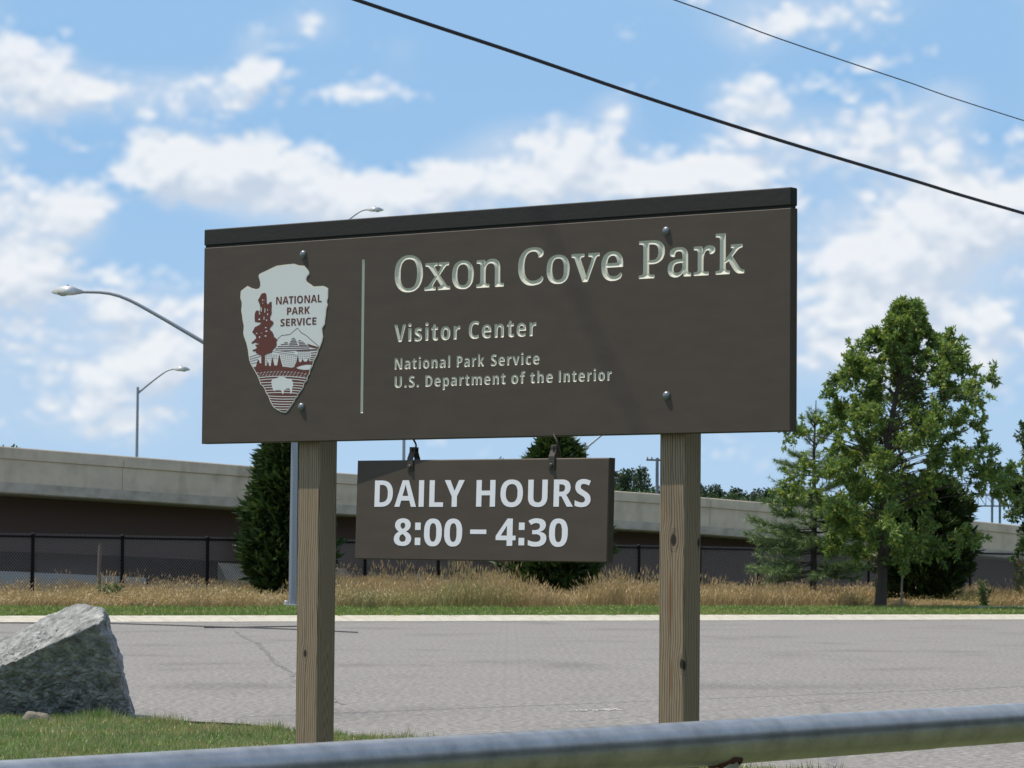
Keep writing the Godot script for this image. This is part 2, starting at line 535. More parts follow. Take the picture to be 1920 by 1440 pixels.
# outlines of one glyph at size 256, curves cut into short lines, y up
func glyph(font: SystemFont, ch: String, steps: int) -> Dictionary:
	var ts := TextServerManager.get_primary_interface()
	var rid: RID = font.get_rids()[0]
	var bar := ch == "I" and font.font_names[0] == "Droid Sans"     # this face's capital I has no serifs
	var gi := ts.font_get_glyph_index(rid, 256, ("l" if bar else ch).unicode_at(0), 0)
	var d := ts.font_get_glyph_contours(rid, 256, gi)
	var loops := []
	var from := 0
	var box := Rect2()
	if d.has("contours"):
		for last in d.contours:
			var pts := []
			for k in range(from, last + 1):
				pts.append(d.points[k])
			from = last + 1
			var full := []           # on-curve points between neighbouring control points made explicit
			for k in pts.size():
				var a: Vector3 = pts[k]
				var b: Vector3 = pts[(k + 1) % pts.size()]
				full.append(a)
				if a.z != 1.0 and b.z != 1.0:
					full.append(Vector3((a.x + b.x) / 2, (a.y + b.y) / 2, 1.0))
			while full[0].z != 1.0:
				full.append(full.pop_front())
			var loop := PackedVector2Array()
			var k := 0
			while k < full.size():
				var a: Vector3 = full[k]
				var b: Vector3 = full[(k + 1) % full.size()]
				loop.append(Vector2(a.x, -a.y))
				if b.z == 1.0:
					k += 1
					continue
				var e: Vector3 = full[(k + 2) % full.size()]
				for s in range(1, steps):
					var t := float(s) / steps
					var q := a.lerp(b, t).lerp(b.lerp(e, t), t)
					loop.append(Vector2(q.x, -q.y))
				k += 2
			loops.append(loop)
	if bar:
		var high: float = glyph(font, "H", 2).box.size.y / bounds(loops).size.y
		for n in loops.size():
			for k in loops[n].size():
				loops[n][k].y *= high
	box = bounds(loops)
	return {"loops": loops, "box": box, "advance": ts.font_get_glyph_advance(rid, 256, gi).x}


# the letters of a word set between x0 and x1 on a baseline: [character, outlines, box]
func set_word(font: SystemFont, word: String, x0: float, x1: float, base: float, cap: float, steps: int, loose := 0.0) -> Array:
	var high: float = glyph(font, "H", 2).box.size.y
	var pen := 0.0
	var raw := []
	for ch in word:
		var g := glyph(font, ch, steps)
		raw.append([ch, g, pen])
		pen += g.advance + loose
	var lo: float = raw[0][2] + raw[0][1].box.position.x
	var hi: float = raw[-1][2] + raw[-1][1].box.end.x
	var kx := (x1 - x0) / (hi - lo)
	var ky := cap / high
	var out := []
	for r in raw:
		var loops := []
		var box := Rect2()
		for loop in r[1].loops:
			var l := PackedVector2Array()
			for q in loop:
				l.append(Vector2(x0 + (q.x + r[2] - lo) * kx, base + q.y * ky))
			loops.append(l)
		box = bounds(loops)
		out.append([r[0], loops, box])
	return out


# letters routed into a board: fills the rectangle round them with board, and gives each letter its own V-shaped groove
func carve(panel: Shape, rect: Rect2, letters: Array, step: float, slope: float, deepest: float, fat: float) -> Array:
	var nx := int(ceil(rect.size.x / step))
	var ny := int(ceil(rect.size.y / step))
	var sx := rect.size.x / nx
	var sy := rect.size.y / ny
	var far := 1.0
	var field := PackedFloat32Array()
	var owner := PackedInt32Array()
	field.resize((nx + 1) * (ny + 1))
	field.fill(far)
	owner.resize(field.size())
	owner.fill(-1)
	for n in letters.size():
		var box: Rect2 = letters[n][2].grow(step * 1.5 + fat)
		var i0 := maxi(0, int((box.position.x - rect.position.x) / sx))
		var i1 := mini(nx, int(ceil((box.end.x - rect.position.x) / sx)))
		var j0 := maxi(0, int((box.position.y - rect.position.y) / sy))
		var j1 := mini(ny, int(ceil((box.end.y - rect.position.y) / sy)))
		var segs := PackedVector2Array()
		for loop in letters[n][1]:
			for k in loop.size():
				segs.append(loop[k])
				segs.append(loop[(k + 1) % loop.size()])
		for j in range(j0, j1 + 1):
			var y := rect.position.y + j * sy
			for i in range(i0, i1 + 1):
				var x := rect.position.x + i * sx
				var best := 1e9
				var wind := false
				var k := 0
				var m := segs.size()
				while k < m:
					var a := segs[k]
					var b := segs[k + 1]
					k += 2
					var ex := b.x - a.x
					var ey := b.y - a.y
					var wx := x - a.x
					var wy := y - a.y
					var t := clampf((wx * ex + wy * ey) / (ex * ex + ey * ey + 1e-12), 0.0, 1.0)
					var dx := wx - ex * t
					var dy := wy - ey * t
					var dd := dx * dx + dy * dy
					if dd < best:
						best = dd
					if (a.y > y) != (b.y > y) and x < a.x + ex * wy / ey:
						wind = not wind
				var sd := (-sqrt(best) if wind else sqrt(best)) - fat
				var at := j * (nx + 1) + i
				if sd < field[at]:
					field[at] = sd
					owner[at] = n
	var made := []
	for l in letters:
		made.append(Shape.new())
	var corner := [[0, 0], [1, 0], [1, 1], [0, 1]]
	for j in ny:
		var run := -1
		for i in nx + 1:
			var plain_cell := false
			if i < nx:
				var at := j * (nx + 1) + i
				plain_cell = field[at] >= 0.0 and field[at + 1] >= 0.0 and field[at + nx + 1] >= 0.0 and field[at + nx + 2] >= 0.0
			if plain_cell:
				if run < 0:
					run = i
				continue
			if run >= 0:
				var a := rect.position + Vector2(run * sx, j * sy)
				var b := rect.position + Vector2(i * sx, (j + 1) * sy)
				panel.quad(Vector3(a.x, a.y, 0), Vector3(a.x, b.y, 0), Vector3(b.x, b.y, 0), Vector3(b.x, a.y, 0))
				run = -1
			if i == nx:
				continue
			var val := []
			var pos := []
			var who := -1
			var low := 1e9
			for q in corner:
				var at: int = (j + q[1]) * (nx + 1) + i + q[0]
				val.append(field[at])
				pos.append(rect.position + Vector2((i + q[0]) * sx, (j + q[1]) * sy))
				if field[at] < low:
					low = field[at]
					who = owner[at]
			for inside in [true, false]:
				var poly := []
				for k in 4:
					var m := (k + 1) % 4
					var ka: bool = (val[k] < 0.0) == inside
					var kb: bool = (val[m] < 0.0) == inside
					if ka:
						poly.append(Vector3(pos[k].x, pos[k].y, -minf(deepest, slope * maxf(0.0, -val[k])) if inside else 0.0))
					if ka != kb:
						var t: float = val[k] / (val[k] - val[m])
						var e: Vector2 = pos[k].lerp(pos[m], t)
						poly.append(Vector3(e.x, e.y, 0.0))
				var into: Shape = made[who] if inside else panel
				for k in range(1, poly.size() - 1):
					into.tri(poly[0], poly[k + 1], poly[k])
	return made


# a rectangle less some smaller ones (sorted from top to bottom, not overlapping), as flat quads at z = 0
func fill_round(panel: Shape, rect: Rect2, holes: Array) -> void:
	var ys := [rect.position.y, rect.end.y]
	for h in holes:
		ys.append(h.position.y)
		ys.append(h.end.y)
	ys.sort()
	for k in ys.size() - 1:
		var y0: float = ys[k]
		var y1: float = ys[k + 1]
		if y1 - y0 < 1e-6:
			continue
		var cuts := []
		for h in holes:
			if h.position.y < y1 - 1e-6 and h.end.y > y0 + 1e-6:
				cuts.append(h)
		cuts.sort_custom(func(a, b): return a.position.x < b.position.x)
		var x := rect.position.x
		for h in cuts + [Rect2(rect.end.x, 0, 0, 0)]:
			if h.position.x > x + 1e-6:
				panel.quad(Vector3(x, y0, 0), Vector3(x, y1, 0), Vector3(h.position.x, y1, 0), Vector3(h.position.x, y0, 0))
			x = maxf(x, h.end.x)


func rim(panel: Shape, lo: Vector2, hi: Vector2, back: float, bevel: float) -> void:
	# bevelled edges, sides and back of a board whose front, inset by the bevel, lies at z = 0
	var f := [Vector3(lo.x + bevel, lo.y + bevel, 0), Vector3(hi.x - bevel, lo.y + bevel, 0), Vector3(hi.x - bevel, hi.y - bevel, 0), Vector3(lo.x + bevel, hi.y - bevel, 0)]
	var s := [Vector3(lo.x, lo.y, -bevel), Vector3(hi.x, lo.y, -bevel), Vector3(hi.x, hi.y, -bevel), Vector3(lo.x, hi.y, -bevel)]
	for k in 4:
		var m := (k + 1) % 4
		panel.quad(f[k], f[m], s[m], s[k])
		panel.quad(s[k], s[m], Vector3(s[m].x, s[m].y, back), Vector3(s[k].x, s[k].y, back))
	panel.quad(Vector3(lo.x, lo.y, back), Vector3(hi.x, lo.y, back), Vector3(hi.x, hi.y, back), Vector3(lo.x, hi.y, back))


# ---------------------------------------------------------------- wood

# front and side of a square post side by side; x in millimetres across (0 to 96), y in metres up
func post_texture(seed_: int, knots: Array, cathedral: Array, streak: Array) -> ImageTexture:
	var w := 192
	var h := 1024
	var tall := 1.7
	var wander := noise(0.9, 3, seed_)
	var fibre := noise(1.0, 3, seed_ + 1)
	var im := Image.create(w * 2, h, false, Image.FORMAT_RGB8)
	for side in 2:
		for py in h:
			var y := (1.0 - (py + 0.5) / h) * tall
			for px in w:
				var x := (px + 0.5) / w * 96.0
				var g := x + wander.get_noise_2d(y * 2.2, side * 50.0) * 9.0 + wander.get_noise_2d(x * 0.05, y * 5.0 + side * 9.0) * 2.5
				var dark := 0.0
				for c in cathedral:
					if c[0] == side:
						var dx: float = x - c[1]
						var dy: float = (y - c[2]) * 1000.0 * c[3]
						if dy < 0.0:
							g = lerpf(g, sqrt(dx * dx + dy * dy * 0.02) + absf(dy) * 0.06 + 200.0, clampf(1.0 - absf(dx) / 34.0, 0.0, 1.0))
				for k in knots:
					if k[0] != side:
						continue
					var dx: float = (x - k[1]) / k[3]
					var dy: float = (y - k[2]) * 1000.0 / (k[3] * 1.7)
					var e := dx * dx + dy * dy
					g -= (x - k[1]) * exp(-e * 0.22) * 0.95
					if e < 1.0:
						dark = maxf(dark, 1.0 - smoothstep(0.35, 1.0, e) * 0.6)
					elif e < 3.2:
						dark = maxf(dark, 0.35 * (0.5 + 0.5 * sin(sqrt(e) * 16.0)))
				var ring := pow(0.5 + 0.5 * sin(g * TAU / 10.0), 3.0)
				var f := fibre.get_noise_2d(x * 0.9, y * 14.0) * 0.5 + 0.5
				var col := Color(0.345, 0.265, 0.175).lerp(Color(0.24, 0.19, 0.135), f)
				col = col.lerp(Color(0.095, 0.062, 0.036), ring * 0.85)
				for s in streak:
					if s[0] == side:
						var dx: float = (x - s[1]) / s[4]
						var span: float = (y - s[2]) / (s[3] - s[2])
						if span > 0.0 and span < 1.0:
							var wide := sin(span * PI)
							col = col.lerp(Color(0.20, 0.105, 0.045), 0.75 * smoothstep(1.0, 0.5, absf(dx) / maxf(wide, 0.02)))
				col = col.lerp(Color(0.028, 0.021, 0.016), dark)
				# a drying crack
				if side == 0 and absf(x - 44.0 - wander.get_noise_2d(y * 3.0, 77.0) * 5.0) < 0.7 and fibre.get_noise_2d(y * 1.3, 5.0) > -0.15:
					col = col.lerp(Color(0.02, 0.016, 0.012), 0.85)
				im.set_pixel(side * w + px, py, col.linear_to_srgb())
	return ImageTexture.create_from_image(im)


func post_shape(wide: float, tall: float) -> Shape:
	var s := Shape.new()
	var h := wide / 2
	var b := 0.003
	var ring := []     # round the post: [x, z, u, which half]
	for q in [[-h + b, h, 0.0], [h - b, h, 0.5], [h, h - b, 0.5], [h, -h + b, 1.0], [h - b, -h, 0.0], [-h + b, -h, 0.5], [-h, -h + b, 0.5], [-h, h - b, 1.0]]:
		ring.append(q)
	for k in 8:
		var a: Array = ring[k]
		var c: Array = ring[(k + 1) % 8]
		var ua: float = a[2]
		var uc: float = c[2]
		if k % 2 == 1:
			uc = ua + 0.004
			ua = ua - 0.004
		elif uc < ua:
			uc = ua + 0.5
		s.quad(Vector3(a[0], 0, a[1]), Vector3(a[0], tall, a[1]), Vector3(c[0], tall, c[1]), Vector3(c[0], 0, c[1]))
		for q in [[ua, 0], [ua, 1], [uc, 1], [ua, 0], [uc, 1], [uc, 0]]:
			s.uv.append(Vector2(q[0], 1.0 - q[1] * tall / 1.7))
	return s


# ---------------------------------------------------------------- the two signs

func mm(list: Array) -> PackedVector2Array:
	var out := PackedVector2Array()
	for k in range(0, list.size(), 2):
		out.append(Vector2(list[k], list[k + 1]) / 1000.0)
	return out


# from the units that the emblem's strokes are listed in to metres on the emblem
func stroke_point(x: float, y: float) -> Vector2:
	return Vector2(-307.7 + 0.28645 * x + 0.004 * y, 15.36 - 0.01047 * x - 0.2217 * y) / 1000.0


func stroke(x0: float, y0: float, x1: float, y1: float, thick: float) -> PackedVector2Array:
	var a := stroke_point(x0, y0)
	var b := stroke_point(x1, y1)
	var n := (b - a).orthogonal().normalized() * thick * 0.000115
	return PackedVector2Array([a - n * 0.6, b - n * 0.6, b + n * 0.6, a + n * 0.6])


func clipped(into: Shape, poly: PackedVector2Array, outline: PackedVector2Array, z: float) -> void:
	for p in Geometry2D.intersect_polygons(poly, outline):
		if not Geometry2D.is_polygon_clockwise(p) or true:
			into.sheet(p, z)


func make_emblem(sign_: Node3D) -> void:
	var outline := mm(ARROW)
	var at := Vector3(-0.757, SIGN_MID, 0)
	var base := Shape.new()
	base.prism(outline, 0.0, 0.0020)
	var plate := part(sign_, "arrowhead_emblem", base, M.emblem_edge, at)
	plate.set_meta("label", "white arrowhead emblem with conifer, mountain and bison")
	var inner: PackedVector2Array = Geometry2D.offset_polygon(outline, -0.0035)[0]
	var field := Shape.new()
	field.prism(inner, 0.0020, 0.0023)
	part(plate, "white_field", field, M.emblem)
	var z := 0.0027
	var land := Shape.new()
	clipped(land, mm(LAND), inner, z)
	part(plate, "dark_meadow", land, M.maroon)
	var tree := Shape.new()
	clipped(tree, mm(CONIFER), inner, z + 0.00025)
	part(plate, "conifer_silhouette", tree, M.maroon)
	var hatch := Shape.new()
	for k in range(0, STROKES.size(), 5):
		clipped(hatch, stroke(STROKES[k], STROKES[k + 1], STROKES[k + 2], STROKES[k + 3], STROKES[k + 4] * 1.5), inner, z + 0.00012)
	clipped(hatch, mm(WEDGE), inner, z + 0.00012)
	for j in 7:
		for k in 8:
			var x := 735.0 + j * 9 + (265.0 - j * 13) * k / 8
			clipped(hatch, stroke(x, 375 + j * 31 + k * 4, x + (265.0 - j * 13) * 0.075, 377 + j * 31 + k * 4, 11), inner, z + 0.00012)
	for j in 5:
		for k in 6:
			clipped(hatch, stroke(1010 + k * 33, 323 + j * 28, 1033 + k * 33, 322 + j * 28, 11), inner, z + 0.00012)
	for j in 6:
		for k in 5:
			if j < 3 or k in [0, 2]:
				clipped(hatch, stroke(500 + k * 40, 385 + j * 28, 525 + k * 40, 382 + j * 28, 11), inner, z + 0.00012)
	var peak := mm(PEAK)
	for k in peak.size() - 1:
		var n := (peak[k + 1] - peak[k]).orthogonal().normalized() * 0.0009
		clipped(hatch, PackedVector2Array([peak[k] - n, peak[k + 1] - n, peak[k + 1] + n, peak[k] + n]), inner, z + 0.00012)
	part(plate, "mountain_hatching", hatch, M.maroon).set_meta("kind", "stuff")
	# what is left white on the dark: meadow lines, the pond, the bison, flecks in the tree
	var lines := Shape.new()
	for k in 16:
		var y := 665.0 + k * 40
		var xl := 310.0
		var xr := 1200.0
		for e in [[600, 310, 1208], [730, 375, 1160], [850, 425, 1105], [930, 485, 1075], [1040, 545, 1000], [1150, 585, 935], [1215, 625, 890], [1303, 745, 818]]:
			if y >= e[0]:
				xl = e[1]
				xr = e[2]
		var bow := -28.0 if k < 4 else -14.0 if k < 9 else 10.0
		if k < 2:
			clipped(lines, stroke(xl + 14, y + 14, xl + 80, y, 14), inner, z + 0.0003)
			continue
		for i in 6:
			var xa := xl + (xr - xl) * i / 6.0
			var xb := xl + (xr - xl) * (i + 1) / 6.0
			var ta := 1.0 - pow(i / 3.0 - 1.0, 2)
			var tb := 1.0 - pow((i + 1) / 3.0 - 1.0, 2)
			clipped(lines, stroke(xa, y + bow * ta, xb, y + bow * tb, 19), inner, z + 0.0003)
	for j in 4:
		for k in 14:
			var x := 420.0 + k * 54 - j * 12
			if x > 360 and x < 1130:
				var y: float = [640, 655, 680, 700][j] + pow(k - 6, 2) * 0.6
				clipped(lines, stroke(x, y, x + 26, y + (1 if k > 6 else -2), 9), inner, z + 0.0003)
	part(plate, "meadow_lines", lines, M.emblem).set_meta("kind", "stuff")
	var pond := Shape.new()
	clipped(pond, mm(POND), inner, z + 0.0003)
	part(plate, "pond", pond, M.emblem)
	var bison := Shape.new()
	clipped(bison, mm(BISON), inner, z + 0.0005)
	part(plate, "bison", bison, M.emblem)
	var flecks := Shape.new()
	for k in range(0, FLECKS.size(), 4):
		var mid := Vector2(FLECKS[k], FLECKS[k + 1]) / 1000.0
		var half := Vector2(FLECKS[k + 2], FLECKS[k + 3]) / 2000.0
		var oval := PackedVector2Array()
		for j in 8:
			oval.append(mid + Vector2(cos(TAU * j / 8), sin(TAU * j / 8)) * half)
		flecks.sheet(oval, z + 0.0005)
	part(plate, "tree_flecks", flecks, M.emblem).set_meta("kind", "stuff")
	var sans := face("Droid Sans", 700)
	for l in [["NATIONAL", -0.118, 0.087, 0.0995, 0.0262], ["PARK", -0.068, 0.0345, 0.0618, 0.0250], ["SERVICE", -0.0972, 0.0645, 0.0228, 0.0250]]:
		flat_letters(plate, sans, l[0], l[1], l[2], l[3], l[4], z, 0.0002, M.maroon)


# thin letters lying on a plate, each a piece of its own
func flat_letters(parent: Node3D, font: SystemFont, word: String, x0: float, x1: float, base: float, cap: float, z: float, thick: float, material: Material) -> void:
	for l in set_word(font, word, x0, x1, base, cap, 5):
		var t := TextMesh.new()
		if l[0] == ":":
			# two square dots
			for y in [0.16, 0.72]:
				var dot := Shape.new()
				dot.box(Vector3(0, 0, thick / 2), Vector3(l[2].size.x * 0.88, l[2].size.x * 0.88, thick))
				part(parent, "colon_dot", dot, material, Vector3(l[2].get_center().x, base + cap * y, z))
			continue
		t.text = "l" if l[0] == "I" else l[0]
		t.font = font
		t.font_size = 96
		t.pixel_size = 0.001
		t.curve_step = 0.6
		t.depth = 0.001
		var box := t.get_aabb()
		var o := MeshInstance3D.new()
		o.name = "letter"
		o.mesh = t
		o.material_override = material
		parent.add_child(o, true)
		var want: Rect2 = l[2]
		var k := Vector3(want.size.x / box.size.x, want.size.y / box.size.y, thick / maxf(box.size.z, 0.0005))
		o.scale = k
		var mid := box.get_center() * k
		o.position = Vector3(want.get_center().x - mid.x, want.get_center().y - mid.y, z + thick / 2 - mid.z)


func make_park_sign() -> void:
	var sign_ := thing("park_sign", "wide brown park entrance sign with arrowhead emblem and carved lettering on two wooden posts", "sign", SIGN_AT, SIGN_TURN)
	var half := 1.2162
	var lo := Vector2(-half, -0.380)
	var hi := Vector2(half, 0.3155)
	var bevel := 0.003
	var serif := face("Droid Serif", 400)
	var sans := face("Droid Sans", 700)
	var front := Shape.new()
	var grooves := []      # [name, shape]
	var holes := []
	var title := set_word(serif, "Oxon", -0.3500, 0.1055, 0.1212, 0.1180, 5) + set_word(serif, "Cove", 0.1685, 0.5825, 0.1212, 0.1180, 5) + set_word(serif, "Park", 0.6485, 1.0428, 0.1212, 0.1180, 5)
	var visitor := set_word(sans, "Visitor", -0.3505, -0.0718, -0.0492, 0.0580, 3, 16.0) + set_word(sans, "Center", -0.0352, 0.2412, -0.0492, 0.0580, 3, 16.0)
	var service := set_word(sans, "National", -0.3480, -0.1127, -0.1425, 0.0378, 3, 16.0) + set_word(sans, "Park", -0.0841, 0.0298, -0.1425, 0.0378, 3, 16.0) + set_word(sans, "Service", 0.0580, 0.2550, -0.1425, 0.0378, 3, 16.0)
	var department := []
	for w in [["U.S.", -0.3475, -0.2435], ["Department", -0.2158, 0.1184], ["of", 0.1419, 0.1990], ["the", 0.2183, 0.3096], ["Interior", 0.3343, 0.5433]]:
		department += set_word(sans, w[0], w[1], w[2], -0.2040, 0.0378, 3, 16.0)
	for line in [[title, 0.0020, 0.5, 0.0055, 0.0024], [visitor, 0.0014, 0.6, 0.0045, 0.0003], [service, 0.0011, 0.6, 0.0035, 0.0002], [department, 0.0011, 0.6, 0.0035, 0.0002]]:
		var r: Rect2 = line[0][0][2]
		for l in line[0]:
			r = r.merge(l[2])
		r = r.grow(0.005)
		holes.append(r)
		var made := carve(front, r, line[0], line[1], line[2], line[3], line[4])
		for k in made.size():
			if made[k].v.size():
				grooves.append(["carved_letter", made[k]])
	var bar := Rect2(-0.4945, -0.2867, 0.0105, 0.5247)
	holes.append(bar)
	var v := Shape.new()
	var deep := Vector3(bar.get_center().x, 0, -0.0052)
	var e := 0.005
	v.quad(Vector3(bar.position.x, bar.position.y, 0), Vector3(bar.position.x, bar.end.y, 0), Vector3(deep.x, bar.end.y - e, deep.z), Vector3(deep.x, bar.position.y + e, deep.z))
	v.quad(Vector3(deep.x, bar.position.y + e, deep.z), Vector3(deep.x, bar.end.y - e, deep.z), Vector3(bar.end.x, bar.end.y, 0), Vector3(bar.end.x, bar.position.y, 0))
	v.tri(Vector3(bar.position.x, bar.end.y, 0), Vector3(bar.end.x, bar.end.y, 0), Vector3(deep.x, bar.end.y - e, deep.z))
	v.tri(Vector3(bar.end.x, bar.position.y, 0), Vector3(bar.position.x, bar.position.y, 0), Vector3(deep.x, bar.position.y + e, deep.z))
	grooves.append(["divider_groove", v])
	fill_round(front, Rect2(lo + Vector2(bevel, bevel), hi - lo - Vector2(bevel, bevel) * 2), holes)
	rim(front, lo, hi, -0.037, bevel)
	var board := part(sign_, "board", front, M.brown, Vector3(0, SIGN_MID, 0))
	board.set_meta("label", "brown painted board with pale carved lettering")
	for g in grooves:
		part(board, g[0], g[1], M.groove)
	make_emblem(sign_)
	var cap := Shape.new()
	cap.box(Vector3(0, SIGN_MID + 0.3515, -0.0185), Vector3(half * 2, 0.057, 0.039), 0.003)
	part(sign_, "cap_rail", cap, M.cap).set_meta("label", "black green rail along the top of the board")
	var spline := Shape.new()
	spline.box(Vector3(0, SIGN_MID + 0.319, -0.0185), Vector3(half * 2 - 0.006, 0.0068, 0.026))
	part(sign_, "cap_tongue", spline, M.cap)
	# posts
	var textures := [post_texture(51, [[0, 41.0, 0.905, 9.0]], [[1, 48.0, 1.55, 1.0], [1, 50.0, 0.95, 1.0]], []), post_texture(61, [[0, 56.0, 1.297, 13.0], [0, 93.0, 0.905, 11.0], [1, 84.0, 1.29, 9.0], [1, 2.0, 0.90, 11.0]], [], [[0, 44.0, 0.985, 1.215, 11.0], [0, 50.0, 0.79, 0.93, 5.0]])]
	for k in 2:
		var m := plain(Color.WHITE, 0.9)
		m.albedo_texture = textures[k]
		var x: float = [-0.751, 0.754][k]
		part(sign_, "post", post_shape(0.096, 1.7), m, Vector3(x, -0.06, -0.037 - 0.0485))
	# carriage bolts
	var bolt := Shape.new()
	var dome := []
	for k in 9:
		var a := PI / 2 * k / 8.0
		dome.append([0.0135 * cos(a), 0.0016 + 0.0095 * sin(a)])
	bolt.lathe([[0.0142, -0.002], [0.0142, 0.0016]] + dome, 20, Transform3D(Basis(Vector3.RIGHT, PI / 2), Vector3.ZERO))
	var bm := bolt.mesh()
	for q in [[-0.756, 0.2689], [-0.7558, -0.2595], [0.7510, 0.2679], [0.7565, -0.2578]]:
		part(sign_, "bolt", bm, M.bolt, Vector3(q[0], SIGN_MID + q[1], 0.0))


func make_hours_sign() -> void:
	var at := SIGN_AT + Basis(Vector3.UP, SIGN_TURN) * Vector3(0.0098, 0, 0.0)
	at.y = SIGN_MID - 0.6181
	var s := thing("hours_sign", "small brown board with white opening hours hanging under the big sign", "sign", at)
	s.basis = Basis(Vector3.UP, SIGN_TURN) * Basis(Vector3.UP, -0.0609) * Basis(Vector3.RIGHT, -0.019) * Basis(Vector3.BACK, -0.0062)
	var w := 0.5478
	var h := 0.1679
	var b := Shape.new()
	fill_round(b, Rect2(-w + 0.003, -h + 0.003, 2 * w - 0.006, 2 * h - 0.006), [])
	rim(b, Vector2(-w, -h), Vector2(w, h), -0.030, 0.003)
	var board := part(s, "board", b, M.brown)
	var sans := face("Droid Sans", 700)
	for l in [["DAILY", -0.4620, -0.0600, 0.0100, 0.0892], ["HOURS", -0.0080, 0.4750, 0.0105, 0.0880], ["8:00", -0.3690, -0.0655, -0.1205, 0.0905], ["4:30", 0.0805, 0.3845, -0.1180, 0.0895]]:
		flat_letters(board, sans, l[0], l[1], l[2], l[3], l[4], 0.0003, 0.0006, M.vinyl)
	var dash := Shape.new()
	dash.box(Vector3(0.0045, -0.0725, 0.0006), Vector3(0.070, 0.0145, 0.0006))
	part(board, "dash", dash, M.vinyl)
	for x in [-0.303, 0.3115]:
		var strap := Shape.new()
		# a folded strap: down the front and down the back, pinched together above the board
		for side in [1.0, -1.0]:
			var zf: float = 0.0028 if side > 0 else -0.0328
			var zt: float = -0.0065 if side > 0 else -0.0235
			var path := [[h - 0.036, zf], [h + 0.006, zf], [h + 0.026, zt], [h + 0.043, zt]]
			for k in 3:
				var a: Array = path[k]
				var c: Array = path[k + 1]
				var d := Vector3(0, c[0] - a[0], c[1] - a[1])
				var turn := Basis(Vector3.RIGHT, atan2(d.z, d.y))
				strap.box(Vector3(x, (a[0] + c[0]) / 2, (a[1] + c[1]) / 2), Vector3(0.026 - k * 0.001, d.length() + 0.002, 0.0036), 0.0008, turn)
		var o := part(s, "strap_hanger", strap, M.strap)
		var rivet := Shape.new()
		rivet.lathe([[0.0085, 0.0], [0.0085, 0.003], [0.006, 0.006], [0.0, 0.0068]], 14, Transform3D(Basis(Vector3.RIGHT, PI / 2), Vector3(x, h - 0.024, 0.0046)))
		part(o, "rivet", rivet, M.strap)
		var pin := Shape.new()
		pin.tube([Vector3(x, h + 0.035, 0.002), Vector3(x, h + 0.035, -0.032)], [0.0055, 0.0055], 10)
		part(o, "pin", pin, M.strap)
		var hook := Shape.new()
		var bend := []
		var thick := []
		var rise := 0.081
		for k in 15:
			var t := k / 14.0
			bend.append(Vector3(x + 0.012 * sin(t * PI * 1.4) + 0.004 * t, h + 0.03 + (rise - 0.03) * t, -0.015 + 0.006 * sin(t * PI)))
			thick.append(0.0033)
		hook.tube(bend, thick, 8)
		part(s, "eye_hook", hook, M.strap)


# ---------------------------------------------------------------- ground

func behind(p: Vector3) -> float:
	return (p - KERB).dot(BEYOND)


func ground_height(p: Vector3) -> float:
	var d := behind(p)
	if d < 0.0:
		return -0.02
	return 0.11 + 0.09 * smoothstep(0.5, 7.0, d) + 0.05 * smoothstep(7.0, 20.0, d)


func kerb_point(u: float, d: float, y: float) -> Vector3:
	return KERB + ALONG * u + BEYOND * d + Vector3(0, y, 0)


